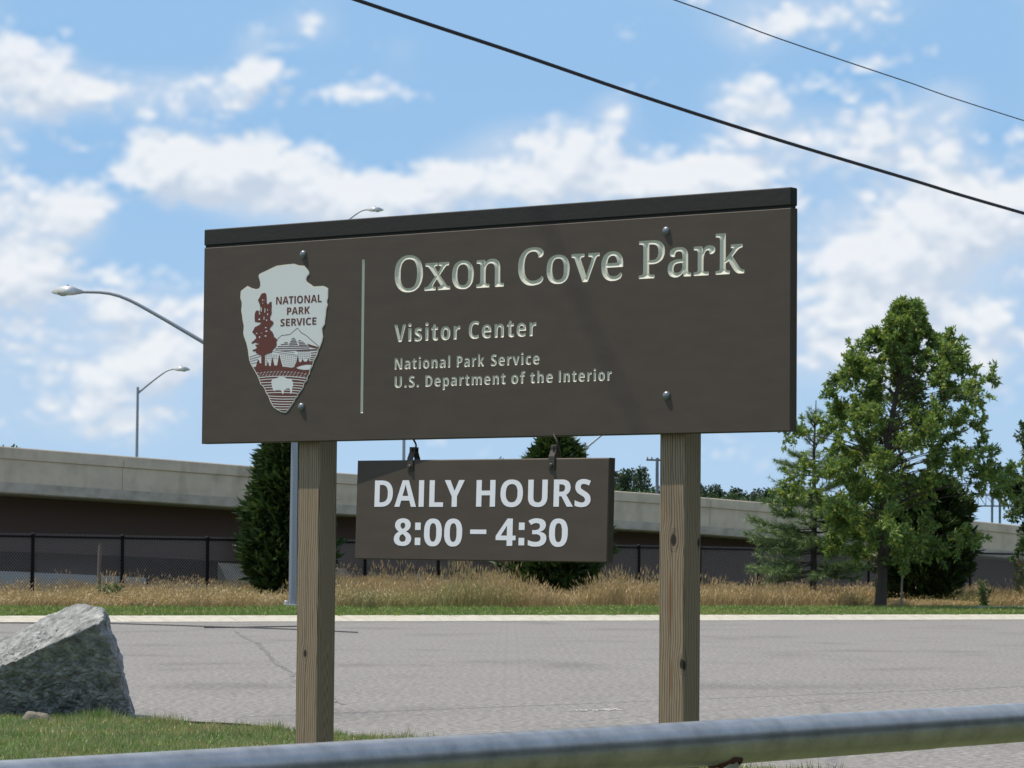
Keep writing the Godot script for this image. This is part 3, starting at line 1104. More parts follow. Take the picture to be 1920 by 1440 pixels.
func make_ground() -> void:
	var g := Shape.new()
	var us := [-4000.0, -300.0, -80.0, 0.0, 80.0, 300.0, 4000.0]
	var ds := [[-4000.0, -0.02], [-300.0, -0.02], [-20.0, -0.02], [0.35, -0.02], [0.36, 0.10], [2.0, 0.115], [4.0, 0.155], [7.0, 0.20], [12.0, 0.225], [20.0, 0.25], [60.0, 0.25], [300.0, 0.25], [5000.0, 0.25]]
	for i in us.size() - 1:
		for j in ds.size() - 1:
			g.quad(kerb_point(us[i], ds[j][0], ds[j][1]), kerb_point(us[i + 1], ds[j][0], ds[j][1]), kerb_point(us[i + 1], ds[j + 1][0], ds[j + 1][1]), kerb_point(us[i], ds[j + 1][0], ds[j + 1][1]))
	setting("ground", g, M.turf)
	var edge := PackedVector2Array()
	var r := RandomNumberGenerator.new()
	r.seed = 4
	var near := [[-44.0, -41.0], [-30.0, -37.5], [-12.0, -30.5], [-4.99, -26.73], [-4.05, -26.21], [-2.91, -25.25], [-1.95, -24.24], [-1.2, -22.7], [1.21, -19.2], [1.97, -18.4], [6.0, -16.6], [13.0, -22.0], [19.0, -38.0], [44.0, -60.0], [56.0, -80.0]]
	for k in near.size() - 1:
		var a := Vector2(near[k][0], near[k][1])
		var b := Vector2(near[k + 1][0], near[k + 1][1])
		var n := int(clampf(a.distance_to(b) / 0.25, 1, 14))
		for j in n:
			edge.append(a.lerp(b, float(j) / n) + Vector2(r.randf_range(-0.03, 0.03), r.randf_range(-0.05, 0.05)))
	edge.append(Vector2(56, -80))
	var right := kerb_point(75.0, 0.02, 0)
	var left := kerb_point(-42.5, 0.02, 0)
	edge.append(Vector2(right.x, right.z))
	edge.append(Vector2(left.x, left.z))
	var lot := Shape.new()
	var index := Geometry2D.triangulate_polygon(edge)
	for k in range(0, index.size(), 3):
		var q := [edge[index[k]], edge[index[k + 1]], edge[index[k + 2]]]
		lot.tri_out(Vector3(q[0].x, 0, q[0].y), Vector3(q[1].x, 0, q[1].y), Vector3(q[2].x, 0, q[2].y), Vector3(q[0].x, -1, q[0].y))
	var lot_node := setting("parking_lot", lot, M.asphalt)
	# a thin ragged strip of darker grey and a worn paint stroke
	var strips := [[[-5.05, -60.69], [-4.55, -56.0], [-3.95, -51.5], [-3.31, -44.93], [-2.95, -41.0], [-2.42, -36.58], [-2.2, -33.5], [-1.75, -30.46], [-1.42, -28.0]]]
	for n in strips.size():
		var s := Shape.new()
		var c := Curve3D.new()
		for q in strips[n]:
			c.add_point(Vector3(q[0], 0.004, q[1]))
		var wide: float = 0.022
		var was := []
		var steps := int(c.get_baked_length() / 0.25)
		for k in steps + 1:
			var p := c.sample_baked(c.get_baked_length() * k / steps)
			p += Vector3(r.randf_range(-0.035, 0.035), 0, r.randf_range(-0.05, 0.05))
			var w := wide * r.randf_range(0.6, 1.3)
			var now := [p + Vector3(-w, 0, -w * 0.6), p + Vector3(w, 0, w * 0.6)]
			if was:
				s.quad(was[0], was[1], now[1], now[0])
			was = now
		part(lot_node, "dark_strip", s, M.strip_grey)
	var dash := Shape.new()
	for k in 26:
		var a := Vector3(0.48 + k * 0.017, 0.004, -27.0 - k * 0.012 + r.randf_range(-0.1, 0.1))
		dash.quad(a, a + Vector3(0.03, 0, 0), a + Vector3(0.03, 0, -r.randf_range(0.05, 0.22)), a + Vector3(0, 0, -r.randf_range(0.05, 0.22)))
	part(lot_node, "worn_paint", dash, M.road_paint)
	# sloped concrete kerb, cast in lengths
	var profile := [[-0.02, -0.05], [-0.02, 0.012], [0.10, 0.030], [0.42, 0.115], [0.60, 0.135], [0.66, 0.125], [0.66, -0.05]]
	var stone := Shape.new()
	var long := 3.0
	for k in profile.size() - 1:
		var a: Array = profile[k]
		var b: Array = profile[k + 1]
		stone.quad(ALONG * 0.008 + BEYOND * a[0] + Vector3(0, a[1], 0), ALONG * (long - 0.008) + BEYOND * a[0] + Vector3(0, a[1], 0), ALONG * (long - 0.008) + BEYOND * b[0] + Vector3(0, b[1], 0), ALONG * 0.008 + BEYOND * b[0] + Vector3(0, b[1], 0))
	for u in [0.008, long - 0.008]:
		for k in range(1, profile.size() - 1):
			stone.tri(ALONG * u + BEYOND * profile[0][0] + Vector3(0, profile[0][1], 0), ALONG * u + BEYOND * profile[k][0] + Vector3(0, profile[k][1], 0), ALONG * u + BEYOND * profile[k + 1][0] + Vector3(0, profile[k + 1][1], 0))
	var mesh := stone.mesh()
	var kerb := Node3D.new()
	kerb.name = "kerb"
	add_child(kerb)
	kerb.position = KERB
	kerb.set_meta("kind", "structure")
	for k in range(-6, 16):
		part(kerb, "kerb_length", mesh, M.kerb, ALONG * long * k)



func make_hose(label: String, spots: Array) -> void:
	var o := thing("rubber_hose", label, "hose", Vector3(spots[0][0], 0, spots[0][1]), 0.0, "black hoses lying across the lot")
	var c := Curve3D.new()
	for k in spots.size():
		var p := Vector3(spots[k][0], 0.018, spots[k][1]) - Vector3(spots[0][0], 0, spots[0][1])
		var a: Array = spots[maxi(k - 1, 0)]
		var b: Array = spots[mini(k + 1, spots.size() - 1)]
		var soft := Vector3(b[0] - a[0], 0, b[1] - a[1]) / 6.0
		c.add_point(p, -soft, soft)
	var path := []
	var radii := []
	for k in 61:
		path.append(c.sample_baked(c.get_baked_length() * k / 60.0))
		radii.append(0.012)
	var s := Shape.new()
	s.tube(path, radii, 8)
	part(o, "hose", s, M.seal)


# ---------------------------------------------------------------- stone

# a boulder as the space inside a set of planes [normal, distance], its faces worn and pitted
func boulder_shape(planes: Array, detail: int, rough: float, round_: float, seed_: int) -> Shape:
	var t := (1.0 + sqrt(5.0)) / 2.0
	var pts: Array = []
	for q in [[-1, t, 0], [1, t, 0], [-1, -t, 0], [1, -t, 0], [0, -1, t], [0, 1, t], [0, -1, -t], [0, 1, -t], [t, 0, -1], [t, 0, 1], [-t, 0, -1], [-t, 0, 1]]:
		pts.append(Vector3(q[0], q[1], q[2]).normalized())
	var tris := [[0, 11, 5], [0, 5, 1], [0, 1, 7], [0, 7, 10], [0, 10, 11], [1, 5, 9], [5, 11, 4], [11, 10, 2], [10, 7, 6], [7, 1, 8], [3, 9, 4], [3, 4, 2], [3, 2, 6], [3, 6, 8], [3, 8, 9], [4, 9, 5], [2, 4, 11], [6, 2, 10], [8, 6, 7], [9, 8, 1]]
	for d in detail:
		var mids := {}
		var next := []
		for f in tris:
			var m := []
			for e in 3:
				var a: int = mini(f[e], f[(e + 1) % 3])
				var b: int = maxi(f[e], f[(e + 1) % 3])
				var key := a * 1000000 + b
				if not mids.has(key):
					mids[key] = pts.size()
					pts.append((pts[a] + pts[b]).normalized())
				m.append(mids[key])
			next.append_array([[f[0], m[0], m[2]], [f[1], m[1], m[0]], [f[2], m[2], m[1]], [m[0], m[1], m[2]]])
		tris = next
	var coarse := noise(2.2, 3, seed_)
	var fine := noise(9.0, 4, seed_ + 1)
	var chip := noise(3.4, 1, seed_ + 2, FastNoiseLite.TYPE_CELLULAR)
	chip.cellular_return_type = FastNoiseLite.RETURN_DISTANCE2_SUB
	var out := []
	for p in pts:
		var sum := 0.0
		for q in planes:
			var c: float = p.dot(q[0])
			if c > 0.02:
				sum += pow(c / q[1], round_)
		var rad := pow(sum, -1.0 / round_)
		var at: Vector3 = p * rad
		rad += (coarse.get_noise_3dv(at) * 0.9 + absf(fine.get_noise_3dv(at)) * -0.7 + chip.get_noise_3dv(at + Vector3.ONE * coarse.get_noise_3dv(at * 2.0) * 0.1) * 0.8) * rough
		out.append(p * rad)
	var normals := []
	for p in pts:
		normals.append(Vector3.ZERO)
	for f in tris:
		var m: Vector3 = (out[f[1]] - out[f[0]]).cross(out[f[2]] - out[f[0]])
		if m.dot(out[f[0]]) < 0.0:
			m = -m
		for e in 3:
			normals[f[e]] += m
	var s := Shape.new()
	for f in tris:
		s.smooth_tri(out[f[0]], out[f[2]], out[f[1]], normals[f[0]].normalized(), normals[f[2]].normalized(), normals[f[1]].normalized())
	return s


func make_rocks() -> void:
	var mid := Vector3(-3.55, 0.34, -25.25)
	var planes := []
	for q in [[-0.40, 0.86, 0.32, -3.5, 0.51, -24.75], [0.20, -0.46, 0.88, -3.09, 0.74, -24.86], [0.72, 0.10, 0.68, -3.02, 0.5, -24.93], [0.965, 0.25, -0.06, -3.03, 0.70, -25.1], [0.70, 0.22, -0.68, -3.0, 0.3, -25.6], [-0.85, 0.20, 0.35, -4.55, 0.2, -25.0], [-0.3, 0.45, -0.85, -3.6, 0.4, -25.85], [0.0, -1.0, 0.0, -3.5, -0.12, -25.2], [0.22, 0.97, -0.1, -3.10, 0.868, -25.2]]:
		var n := Vector3(q[0], q[1], q[2]).normalized()
		planes.append([n, n.dot(Vector3(q[3], q[4], q[5]) - mid)])
	var b := thing("boulder", "large grey green boulder with a slanted top on the lawn edge", "boulder", Vector3(mid.x, 0, mid.z))
	part(b, "rock", boulder_shape(planes, 6, 0.048, 50.0, 71), M.rock, Vector3(0, mid.y, 0))
	var small := []
	for q in [[0.1, 1, 0.2, 0.075], [0.8, 0.6, 0.3, 0.11], [-0.8, 0.4, 0.2, 0.14], [0.1, 0.5, 1, 0.075], [0, 0.2, -1, 0.07], [0, -1, 0, 0.06]]:
		small.append([Vector3(q[0], q[1], q[2]).normalized(), q[3]])
	var p := thing("small_stone", "small tan stone in the grass against the foot of the boulder", "stone", Vector3(-3.49, 0.0, -24.42))
	p.scale = Vector3.ONE * 0.75
	part(p, "stone", boulder_shape(small, 4, 0.02, 9.0, 75), M.tan_stone, Vector3(0, 0.015, 0))


# ---------------------------------------------------------------- gate, fence, kerbside things

func make_gate() -> void:
	var y := 0.803
	var a := Vector3(-0.785, y - 0.007, -4.95)
	var b := Vector3(1.148, y, -7.42)
	var d := (b - a).normalized()
	var g := thing("pipe_gate", "round galvanised steel pipe barrier in front of the sign", "gate", Vector3(a.x, 0, a.z))
	var at := func(t: float) -> Vector3: return a + d * t - Vector3(a.x, 0, a.z)
	var long := a.distance_to(b)
	var pipe := Shape.new()
	var seam := long * 0.878
	pipe.tube([at.call(-3.0), at.call(seam)], [0.0444, 0.0444], 40)
	part(g, "rail", pipe, M.galvanised)
	var end := Shape.new()
	end.tube([at.call(seam), at.call(long + 4.0)], [0.0437, 0.0437], 40)
	part(g, "rail", end, M.galvanised)
	# the upright under the rail, with its rusty weld
	var t := long * 0.625
	var foot: Vector3 = at.call(t)
	var post := Shape.new()
	post.tube([Vector3(foot.x, -0.1, foot.z), foot - Vector3(0, 0.035, 0)], [0.03, 0.03], 24)
	part(g, "upright", post, M.galvanised)
	var weld := Shape.new()
	var ring := []
	var wide := []
	for k in 25:
		var w := TAU * k / 24
		var off := Vector3(cos(w), 0, sin(w)) * 0.031
		var across := off - d * off.dot(d)
		ring.append(foot + off + Vector3(0, -sqrt(maxf(0.0, 0.0444 * 0.0444 - across.length_squared())), 0))
		wide.append(0.0062 + 0.0022 * sin(k * 2.1))
	weld.tube(ring, wide, 8, false)
	part(g, "weld", weld, M.rust).set_meta("label", "rust brown weld bead round the top of the upright")
	for far in [-2.6, long + 3.6]:
		var q: Vector3 = at.call(far)
		var up := Shape.new()
		up.tube([Vector3(q.x, -0.1, q.z), q - Vector3(0, 0.03, 0)], [0.05, 0.05], 24)
		part(g, "end_post", up, M.galvanised)


func make_fence() -> void:
	var p0 := Vector3(-12.58, 0, -86.6)
	var p1 := Vector3(16.61, 0, -119.0)
	var span := (p1 - p0) / 14.0
	var wide := span.length()
	var f := thing("chain_link_fence", "black chain link fence running behind the tall dry grass", "fence", p0, atan2(-span.z, span.x))
	var base := 0.24
	var top := 2.0
	var post := Shape.new()
	post.tube([Vector3(0, 0.0, 0), Vector3(0, top + 0.02, 0)], [0.055, 0.055], 10)
	post.lathe([[0.064, top + 0.0], [0.064, top + 0.03], [0.04, top + 0.06], [0.0, top + 0.075]], 10)
	var rail := Shape.new()
	rail.tube([Vector3(0.056, top - 0.03, 0), Vector3(wide - 0.056, top - 0.03, 0)], [0.032, 0.032], 8)
	var net := Shape.new()
	var pitch := 0.095
	var high := top - base
	var w := 0.0055
	var n := int((wide + high) / pitch) + 1
	for k in range(-int(high / pitch) - 1, n):
		for lean in [1.0, -1.0]:
			var x0 := k * pitch if lean > 0 else k * pitch + high
			var a := Vector2(x0, 0)
			var b := Vector2(x0 + lean * high, high)
			# cut to the bay
			var t0 := 0.0
			var t1 := 1.0
			for lim in [[0.02, 1.0], [wide - 0.02, -1.0]]:
				var da: float = (a.x - lim[0]) * lim[1]
				var db: float = (b.x - lim[0]) * lim[1]
				if da < 0 and db < 0:
					t1 = -1.0
				elif da < 0:
					t0 = maxf(t0, da / (da - db))
				elif db < 0:
					t1 = minf(t1, da / (da - db))
			if t1 <= t0:
				continue
			var q0 := a.lerp(b, t0)
			var q1 := a.lerp(b, t1)
			if t1 >= 1.0:
				q1 += (b - a).normalized() * 0.06
			var z: float = lean * 0.003
			var o := Vector3(w, w, 0)
			o.x *= -lean
			var s0 := Vector3(q0.x, base + q0.y, z)
			var s1 := Vector3(q1.x, base + q1.y, z)
			var e := Vector3(0, 0, w)
			net.quad(s0 - o, s1 - o, s1 + e, s0 + e)
			net.quad(s0 + e, s1 + e, s1 + o, s0 + o)
			net.quad(s0 + o, s1 + o, s1 - e, s0 - e)
			net.quad(s0 - e, s1 - e, s1 - o, s0 - o)
	var pm := post.mesh()
	var rm := rail.mesh()
	var nm := net.mesh()
	for k in range(-2, 17):
		var x := wide * k
		part(f, "post", pm, M.black_vinyl, Vector3(x, 0, 0))
		if k < 16:
			part(f, "top_rail", rm, M.black_vinyl, Vector3(x, 0, 0))
			part(f, "wire_mesh", nm, M.wire, Vector3(x, 0, 0))


func stake(called: String, label: String, at: Vector3, tall: float, wide: float, lean: float, material: Material) -> void:
	var o := thing(called, label, "stake", at)
	var s := Shape.new()
	var r := RandomNumberGenerator.new()
	r.seed = int(tall * 1000)
	var path := []
	var radii := []
	for k in 9:
		var t := k / 8.0
		path.append(Vector3(lean * t + r.randf_range(-0.008, 0.008), tall * t - 0.1 * (1 - t), r.randf_range(-0.008, 0.008)))
		radii.append(wide * (1.0 if k < 8 else 0.35) * r.randf_range(0.88, 1.1))
	s.tube(path, radii, 7)
	part(o, "shaft", s, material)


# a steel pole with one curved arm and a cobra-head luminaire; heights above the thing's base
func make_lamp(called: String, label: String, at: Vector3, tall: float, arm: Array, head: float, thick: float, footing: bool, group := "") -> Node3D:
	var o := thing(called, label, "street lamp", at, 0.0, group)
	var pole := Shape.new()
	pole.tube([Vector3(0, 0, 0), Vector3(0, tall * 0.5, 0), Vector3(0, tall, 0)], [thick, thick * 0.86, thick * 0.7], 14)
	pole.lathe([[thick * 0.74, tall - 0.01], [thick * 0.74, tall + 0.05], [0.0, tall + 0.09]], 14)
	part(o, "pole", pole, M.lamp_pole)
	var c := Curve3D.new()
	for k in arm.size():
		var p: Vector3 = arm[k]
		var prev: Vector3 = arm[maxi(k - 1, 0)]
		var next: Vector3 = arm[mini(k + 1, arm.size() - 1)]
		var soft := (next - prev) * 0.17
		c.add_point(p, -soft, soft)
	var path := []
	var radii := []
	for k in 25:
		path.append(c.sample_baked(c.get_baked_length() * k / 24.0))
		radii.append(lerpf(thick * 0.62, thick * 0.36, k / 24.0))
	var a := Shape.new()
	a.tube(path, radii, 10)
	part(o, "arm", a, M.lamp_pole)
	var tip: Vector3 = arm[-1]
	var d: Vector3 = (tip - arm[-2]).normalized()
	d.y = 0.0
	d = d.normalized()
	var across: Vector3 = d.cross(Vector3.UP)
	var shell := Shape.new()
	var rings := []
	# length, half-width, top, bottom
	for q in [[-0.10, 0.06, 0.06, -0.06], [0.06, 0.10, 0.11, -0.09], [0.25, 0.17, 0.20, -0.12], [0.5, 0.20, 0.21, -0.13], [0.75, 0.18, 0.15, -0.11], [0.92, 0.11, 0.07, -0.07], [1.0, 0.02, 0.0, -0.03]]:
		var ring := []
		for k in 14:
			var w := TAU * k / 14
			var yy: float = sin(w) * (q[2] if sin(w) > 0 else -q[3])
			ring.append(tip + d * (q[0] * head) + across * (cos(w) * q[1] * head) + Vector3(0, yy * head, 0))
		rings.append(ring)
	for k in rings.size() - 1:
		for j in 14:
			var m := (j + 1) % 14
			var mid: Vector3 = tip + d * head * 0.4
			for q in [[rings[k][j], rings[k][m], rings[k + 1][m]], [rings[k][j], rings[k + 1][m], rings[k + 1][j]]]:
				shell.smooth_tri(q[0], q[2], q[1], (q[0] - mid).normalized(), (q[2] - mid).normalized(), (q[1] - mid).normalized())
	var lum := part(o, "luminaire", shell, M.lamp_head)
	var glass := Shape.new()
	glass.lathe([[0.0, -0.062], [0.08, -0.058], [0.125, -0.035], [0.13, 0.0]], 16, Transform3D(Basis().scaled(Vector3.ONE * head), tip + d * head * 0.58 - Vector3(0, head * 0.09, 0)))
	part(lum, "lens", glass, M.lamp_glass)
	var eye := Shape.new()
	eye.lathe([[0.035, 0.0], [0.035, 0.05], [0.0, 0.06]], 10, Transform3D(Basis().scaled(Vector3.ONE * head), tip + d * head * 0.42 + Vector3(0, head * 0.195, 0)))
	part(lum, "photocell", eye, M.lamp_pole)
	if footing:
		var f := Shape.new()
		f.lathe([[0.36, -0.25], [0.36, 0.02], [0.34, 0.05], [0.0, 0.05]], 18)
		part(o, "footing", f, M.pale_concrete)
		var plate := Shape.new()
		plate.box(Vector3(0, 0.075, 0), Vector3(0.42, 0.04, 0.42), 0.005)
		part(o, "base_plate", plate, M.lamp_pole)
		var nut := Shape.new()
		nut.lathe([[0.035, 0.0], [0.035, 0.07], [0.022, 0.09], [0.0, 0.09]], 8)
		var nm := nut.mesh()
		for q in [[-1, -1], [1, -1], [1, 1], [-1, 1]]:
			part(o, "anchor_nut", nm, M.lamp_head, Vector3(q[0] * 0.16, 0.095, q[1] * 0.16))
	return o


func make_lamps() -> void:
	make_lamp("lot_lamp", "tall galvanised lamp post with long arm behind the big sign", Vector3(-5.41, 0.2, -81.9), 5.75,
		[Vector3(-0.03, 5.30, 0), Vector3(-2.35, 6.63, 0), Vector3(-3.4, 7.23, 0), Vector3(-4.21, 7.66, 0), Vector3(-4.75, 7.82, 0), Vector3(-5.42, 7.84, 0)], 0.72, 0.105, true)
	var arm := [Vector3(0.02, -0.25, 0), Vector3(0.75, 0.36, 0), Vector3(1.42, 0.86, 0), Vector3(1.72, 0.98, 0), Vector3(1.92, 0.99, 0)]
	for q in [["highway_lamp", "slim highway lamp rising above the bridge parapet left of the big sign", -19.39, 10.3, -170.0], ["highway_lamp", "highway lamp whose head peeks over the top rail of the big sign", -9.45, 18.7, -170.0],
			["highway_lamp", "lamp pole seen in the gap between the two signs beside the strap hanger", -5.57, 16.0, -170.0], ["highway_lamp", "short lamp pole with slanting arm just above the cedar behind the hours sign", 3.81, 7.62, -170.0]]:
		var path := []
		for p in arm:
			path.append(p + Vector3(0, q[3], 0))
		make_lamp(q[0], q[1], Vector3(q[2], 0.2, q[4]), q[3], path, 0.78, 0.095, false, "highway lamps beyond the bridge")


# ---------------------------------------------------------------- bridge

const DECK := [[-32.0, 5.30, -83.5], [-24.0, 5.12, -91.5], [-17.67, 4.95, -98.08], [-15.73, 4.87, -101.0], [-11.12, 4.71, -107.23], [-5.87, 4.51, -113.45], [0.03, 4.34, -119.68], [5.72, 4.16, -125.13], [9.2, 3.99, -128.24], [14.95, 3.70, -133.11], [19.83, 3.40, -137.0], [24.96, 3.05, -140.89], [36.0, 2.4, -148.0]]


func make_bridge() -> void:
	var c := Curve3D.new()
	for k in DECK.size():
		var p := Vector3(DECK[k][0], DECK[k][1], DECK[k][2])
		var a := Vector3(DECK[maxi(k - 1, 0)][0], DECK[maxi(k - 1, 0)][1], DECK[maxi(k - 1, 0)][2])
		var b := Vector3(DECK[mini(k + 1, DECK.size() - 1)][0], DECK[mini(k + 1, DECK.size() - 1)][1], DECK[mini(k + 1, DECK.size() - 1)][2])
		c.add_point(p, (a - b) / 6.0, (b - a) / 6.0)
	c.bake_interval = 0.3
	var o := thing("highway_bridge", "long grey concrete highway bridge with dark steel girder behind the fence", "bridge", Vector3(0.03, 0, -119.68))
	var org := o.position
	var long := c.get_baked_length()
	# profile runs: [out from the face, down from the top]; out is towards the lot
	var frame := func(s: float) -> Array:
		var p := c.sample_baked(s)
		var t := (c.sample_baked(minf(s + 0.5, long)) - c.sample_baked(maxf(s - 0.5, 0.0)))
		t.y = 0.0
		t = t.normalized()
		return [p - org, Vector3(t.z, 0, -t.x)]
	var sweep := func(shape: Shape, s0: float, s1: float, steps: int, profile: Array, down_to := -1.0) -> void:
		var was := []
		for k in steps + 1:
			var f: Array = frame.call(lerpf(s0, s1, float(k) / steps))
			var out: Vector3 = f[1] if f[1].z > 0 else -f[1]
			var ring := []
			for q in profile:
				var y: float = f[0].y - q[1]
				if down_to >= 0.0 and q[1] > 50.0:
					y = down_to
				ring.append(Vector3(f[0].x, y, f[0].z) + out * q[0])
			if was:
				for j in ring.size():
					var m := (j + 1) % ring.size()
					shape.quad(was[j], was[m], ring[m], ring[j])
			if k == 0 or k == steps:
				for j in range(1, ring.size() - 1):
					shape.tri(ring[0], ring[j], ring[j + 1])
			was = ring
	var bays := 16
	for k in bays:
		var s0 := long * k / bays + 0.012
		var s1 := long * (k + 1) / bays - 0.012
		var panel := Shape.new()
		sweep.call(panel, s0, s1, 3, [[0.0, 0.38], [0.0, 1.10], [-0.28, 1.10], [-0.28, 0.38]])
		var parapet := part(o, "parapet_panel", panel, M.concrete)
		var cap := Shape.new()
		sweep.call(cap, s0, s1, 3, [[0.02, 0.0], [0.045, 0.03], [0.05, 0.36], [0.0, 0.385], [-0.33, 0.385], [-0.33, 0.0]])
		part(parapet, "coping", cap, M.concrete)
	var slab := Shape.new()
	sweep.call(slab, 0.0, long, 48, [[0.03, 1.10], [0.03, 1.40], [-0.03, 1.44], [-9.0, 1.44], [-9.0, 1.10]])
	part(o, "deck_edge", slab, M.lip)
	var girder := Shape.new()
	sweep.call(girder, 0.0, long, 48, [[-1.6, 1.44], [-1.6, 3.12], [-1.42, 3.13], [-1.42, 3.17], [-1.82, 3.17], [-1.82, 3.13], [-1.65, 3.12], [-1.65, 1.44]])
	part(o, "girder", girder, M.steel_brown)
	var inner := Shape.new()
	sweep.call(inner, 0.0, long, 48, [[-4.0, 1.44], [-4.0, 3.1], [-4.06, 3.1], [-4.06, 1.44]])
	part(o, "girder", inner, M.steel_brown)
	# the abutment wall from where the deck comes down, and the dark wall beyond the opening
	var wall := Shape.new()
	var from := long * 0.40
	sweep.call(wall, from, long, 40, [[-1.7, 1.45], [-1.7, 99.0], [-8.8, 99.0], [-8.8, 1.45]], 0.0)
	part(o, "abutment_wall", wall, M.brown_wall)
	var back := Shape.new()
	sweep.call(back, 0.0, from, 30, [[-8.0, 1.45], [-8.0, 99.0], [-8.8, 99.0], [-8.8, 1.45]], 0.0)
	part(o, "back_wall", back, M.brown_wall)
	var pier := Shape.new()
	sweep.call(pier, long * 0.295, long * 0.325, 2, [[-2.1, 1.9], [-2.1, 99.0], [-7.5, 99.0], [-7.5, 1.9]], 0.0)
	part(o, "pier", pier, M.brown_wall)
	var slope := Shape.new()
	sweep.call(slope, long * 0.375, long * 0.44, 6, [[-0.5, 99.0], [-1.4, 3.25], [-1.4, 99.0]], 0.2)
	part(o, "paved_slope", slope, M.lip)
	# a light barrier and a raised lane in front of the opening
	var b := thing("concrete_barrier", "low pale concrete barrier behind the fence at the foot of the bridge", "barrier", Vector3(-14.0, 0.2, -92.5))
	var run := Vector3(9.4, 0, -8.6)
	var low := Shape.new()
	var n := Vector3(run.z, 0, -run.x).normalized()
	if n.z < 0:
		n = -n
	for k in 6:
		var a := run * (k / 6.0) - run * 0.18
		var e := run * ((k + 0.985) / 6.0) - run * 0.18
		var p := [[0.22, -0.2], [0.22, 0.12], [0.10, 0.30], [0.06, 0.50], [-0.06, 0.50], [-0.10, 0.30], [-0.22, 0.12], [-0.22, -0.2]]
		var s := Shape.new()
		for j in p.size():
			var q0: Array = p[j]
			var q1: Array = p[(j + 1) % p.size()]
			s.quad(a + n * q0[0] + Vector3(0, q0[1], 0), e + n * q0[0] + Vector3(0, q0[1], 0), e + n * q1[0] + Vector3(0, q1[1], 0), a + n * q1[0] + Vector3(0, q1[1], 0))
		for end in [a, e]:
			for j in range(1, p.size() - 1):
				s.tri(end + n * p[0][0] + Vector3(0, p[0][1], 0), end + n * p[j][0] + Vector3(0, p[j][1], 0), end + n * p[j + 1][0] + Vector3(0, p[j + 1][1], 0))
		part(b, "barrier_block", s, M.pale_concrete)
	var ramp := thing("concrete_ramp", "bluish concrete ramp tapering away beside the pale barrier under the bridge", "ramp", Vector3(-18.2, 0.2, -93.2))
	var r := Shape.new()
	var r0 := Vector3(0, 0, 0)
	var r1 := Vector3(7.2, 0, -6.2)
	var deep := Vector3(-1.4, 0, -1.6)
	r.quad(r0, r0 + Vector3(0, 0.98, 0), r1 + Vector3(0, 0.68, 0), r1)
	r.quad(r0 + Vector3(0, 0.98, 0), r0 + deep + Vector3(0, 0.98, 0), r1 + deep + Vector3(0, 0.68, 0), r1 + Vector3(0, 0.68, 0))
	r.quad(r0 + deep, r0 + deep + Vector3(0, 0.98, 0), r1 + deep + Vector3(0, 0.68, 0), r1 + deep)
	r.quad(r1, r1 + Vector3(0, 0.68, 0), r1 + deep + Vector3(0, 0.68, 0), r1 + deep)
	part(ramp, "slab", r, M.blue_concrete)


func make_far_things() -> void:
	var p := thing("utility_pole", "far wooden utility pole with a cross arm beyond the bridge", "utility pole", Vector3(13.33, 0.0, -300.0))
	var s := Shape.new()
	s.tube([Vector3(0, 0, 0), Vector3(0, 11.7, 0)], [0.2, 0.14], 8)
	part(p, "pole", s, M.truss)
	var a := Shape.new()
	a.box(Vector3(-0.25, 11.5, 0), Vector3(1.5, 0.16, 0.16), 0.01)
	part(p, "cross_arm", a, M.old_wood)
	var k0 := Shape.new()
	k0.lathe([[0.05, 0.0], [0.08, 0.08], [0.05, 0.2], [0.0, 0.22]], 8)
	var km := k0.mesh()
	for x in [-0.9, -0.5, 0.4]:
		part(p, "insulator", km, M.grey_stake, Vector3(x, 11.58, 0))
	# the gantry beyond the bridge
	var g := thing("sign_gantry", "grey steel truss gantry above the bridge between two oak crowns", "gantry", Vector3(33.74, 0.2, -230.0))
	var chord := func(shape: Shape, q0: Vector3, q1: Vector3, r: float) -> void:
		shape.tube([q0, q1], [r, r], 6)
	for y in [5.88, 6.65]:
		for z in [0.0, -1.0]:
			var c := Shape.new()
			chord.call(c, Vector3(-6.0, y, z), Vector3(5.0, y, z), 0.045)
			part(g, "chord", c, M.truss)
	for k in 20:
		var w := Shape.new()
		var x := -6.0 + k * 0.55
		chord.call(w, Vector3(x, 5.88, 0), Vector3(x, 6.65, 0), 0.025)
		chord.call(w, Vector3(x, 6.65, 0), Vector3(x + 0.55, 5.88, 0), 0.025)
		part(g, "web_bar", w, M.truss)
	for x in [0.0, 0.55]:
		var c := Shape.new()
		chord.call(c, Vector3(x, 0, -0.5), Vector3(x, 6.7, -0.5), 0.09)
		part(g, "leg", c, M.truss)


func make_cable(label: String, pts: Array, r: float) -> void:
	var at: Vector3 = pts[0]
	var o := thing("overhead_cable", label, "cable", at, 0.0, "overhead cables")
	var c := Curve3D.new()
	for k in pts.size():
		var soft: Vector3 = (pts[mini(k + 1, pts.size() - 1)] - pts[maxi(k - 1, 0)]) / 6.0
		c.add_point(pts[k] - at, -soft, soft)
	var path := []
	var radii := []
	for k in 81:
		path.append(c.sample_baked(c.get_baked_length() * k / 80.0))
		radii.append(r)
	var s := Shape.new()
	s.tube(path, radii, 8)
	part(o, "wire", s, M.cable)


# ---------------------------------------------------------------- plants

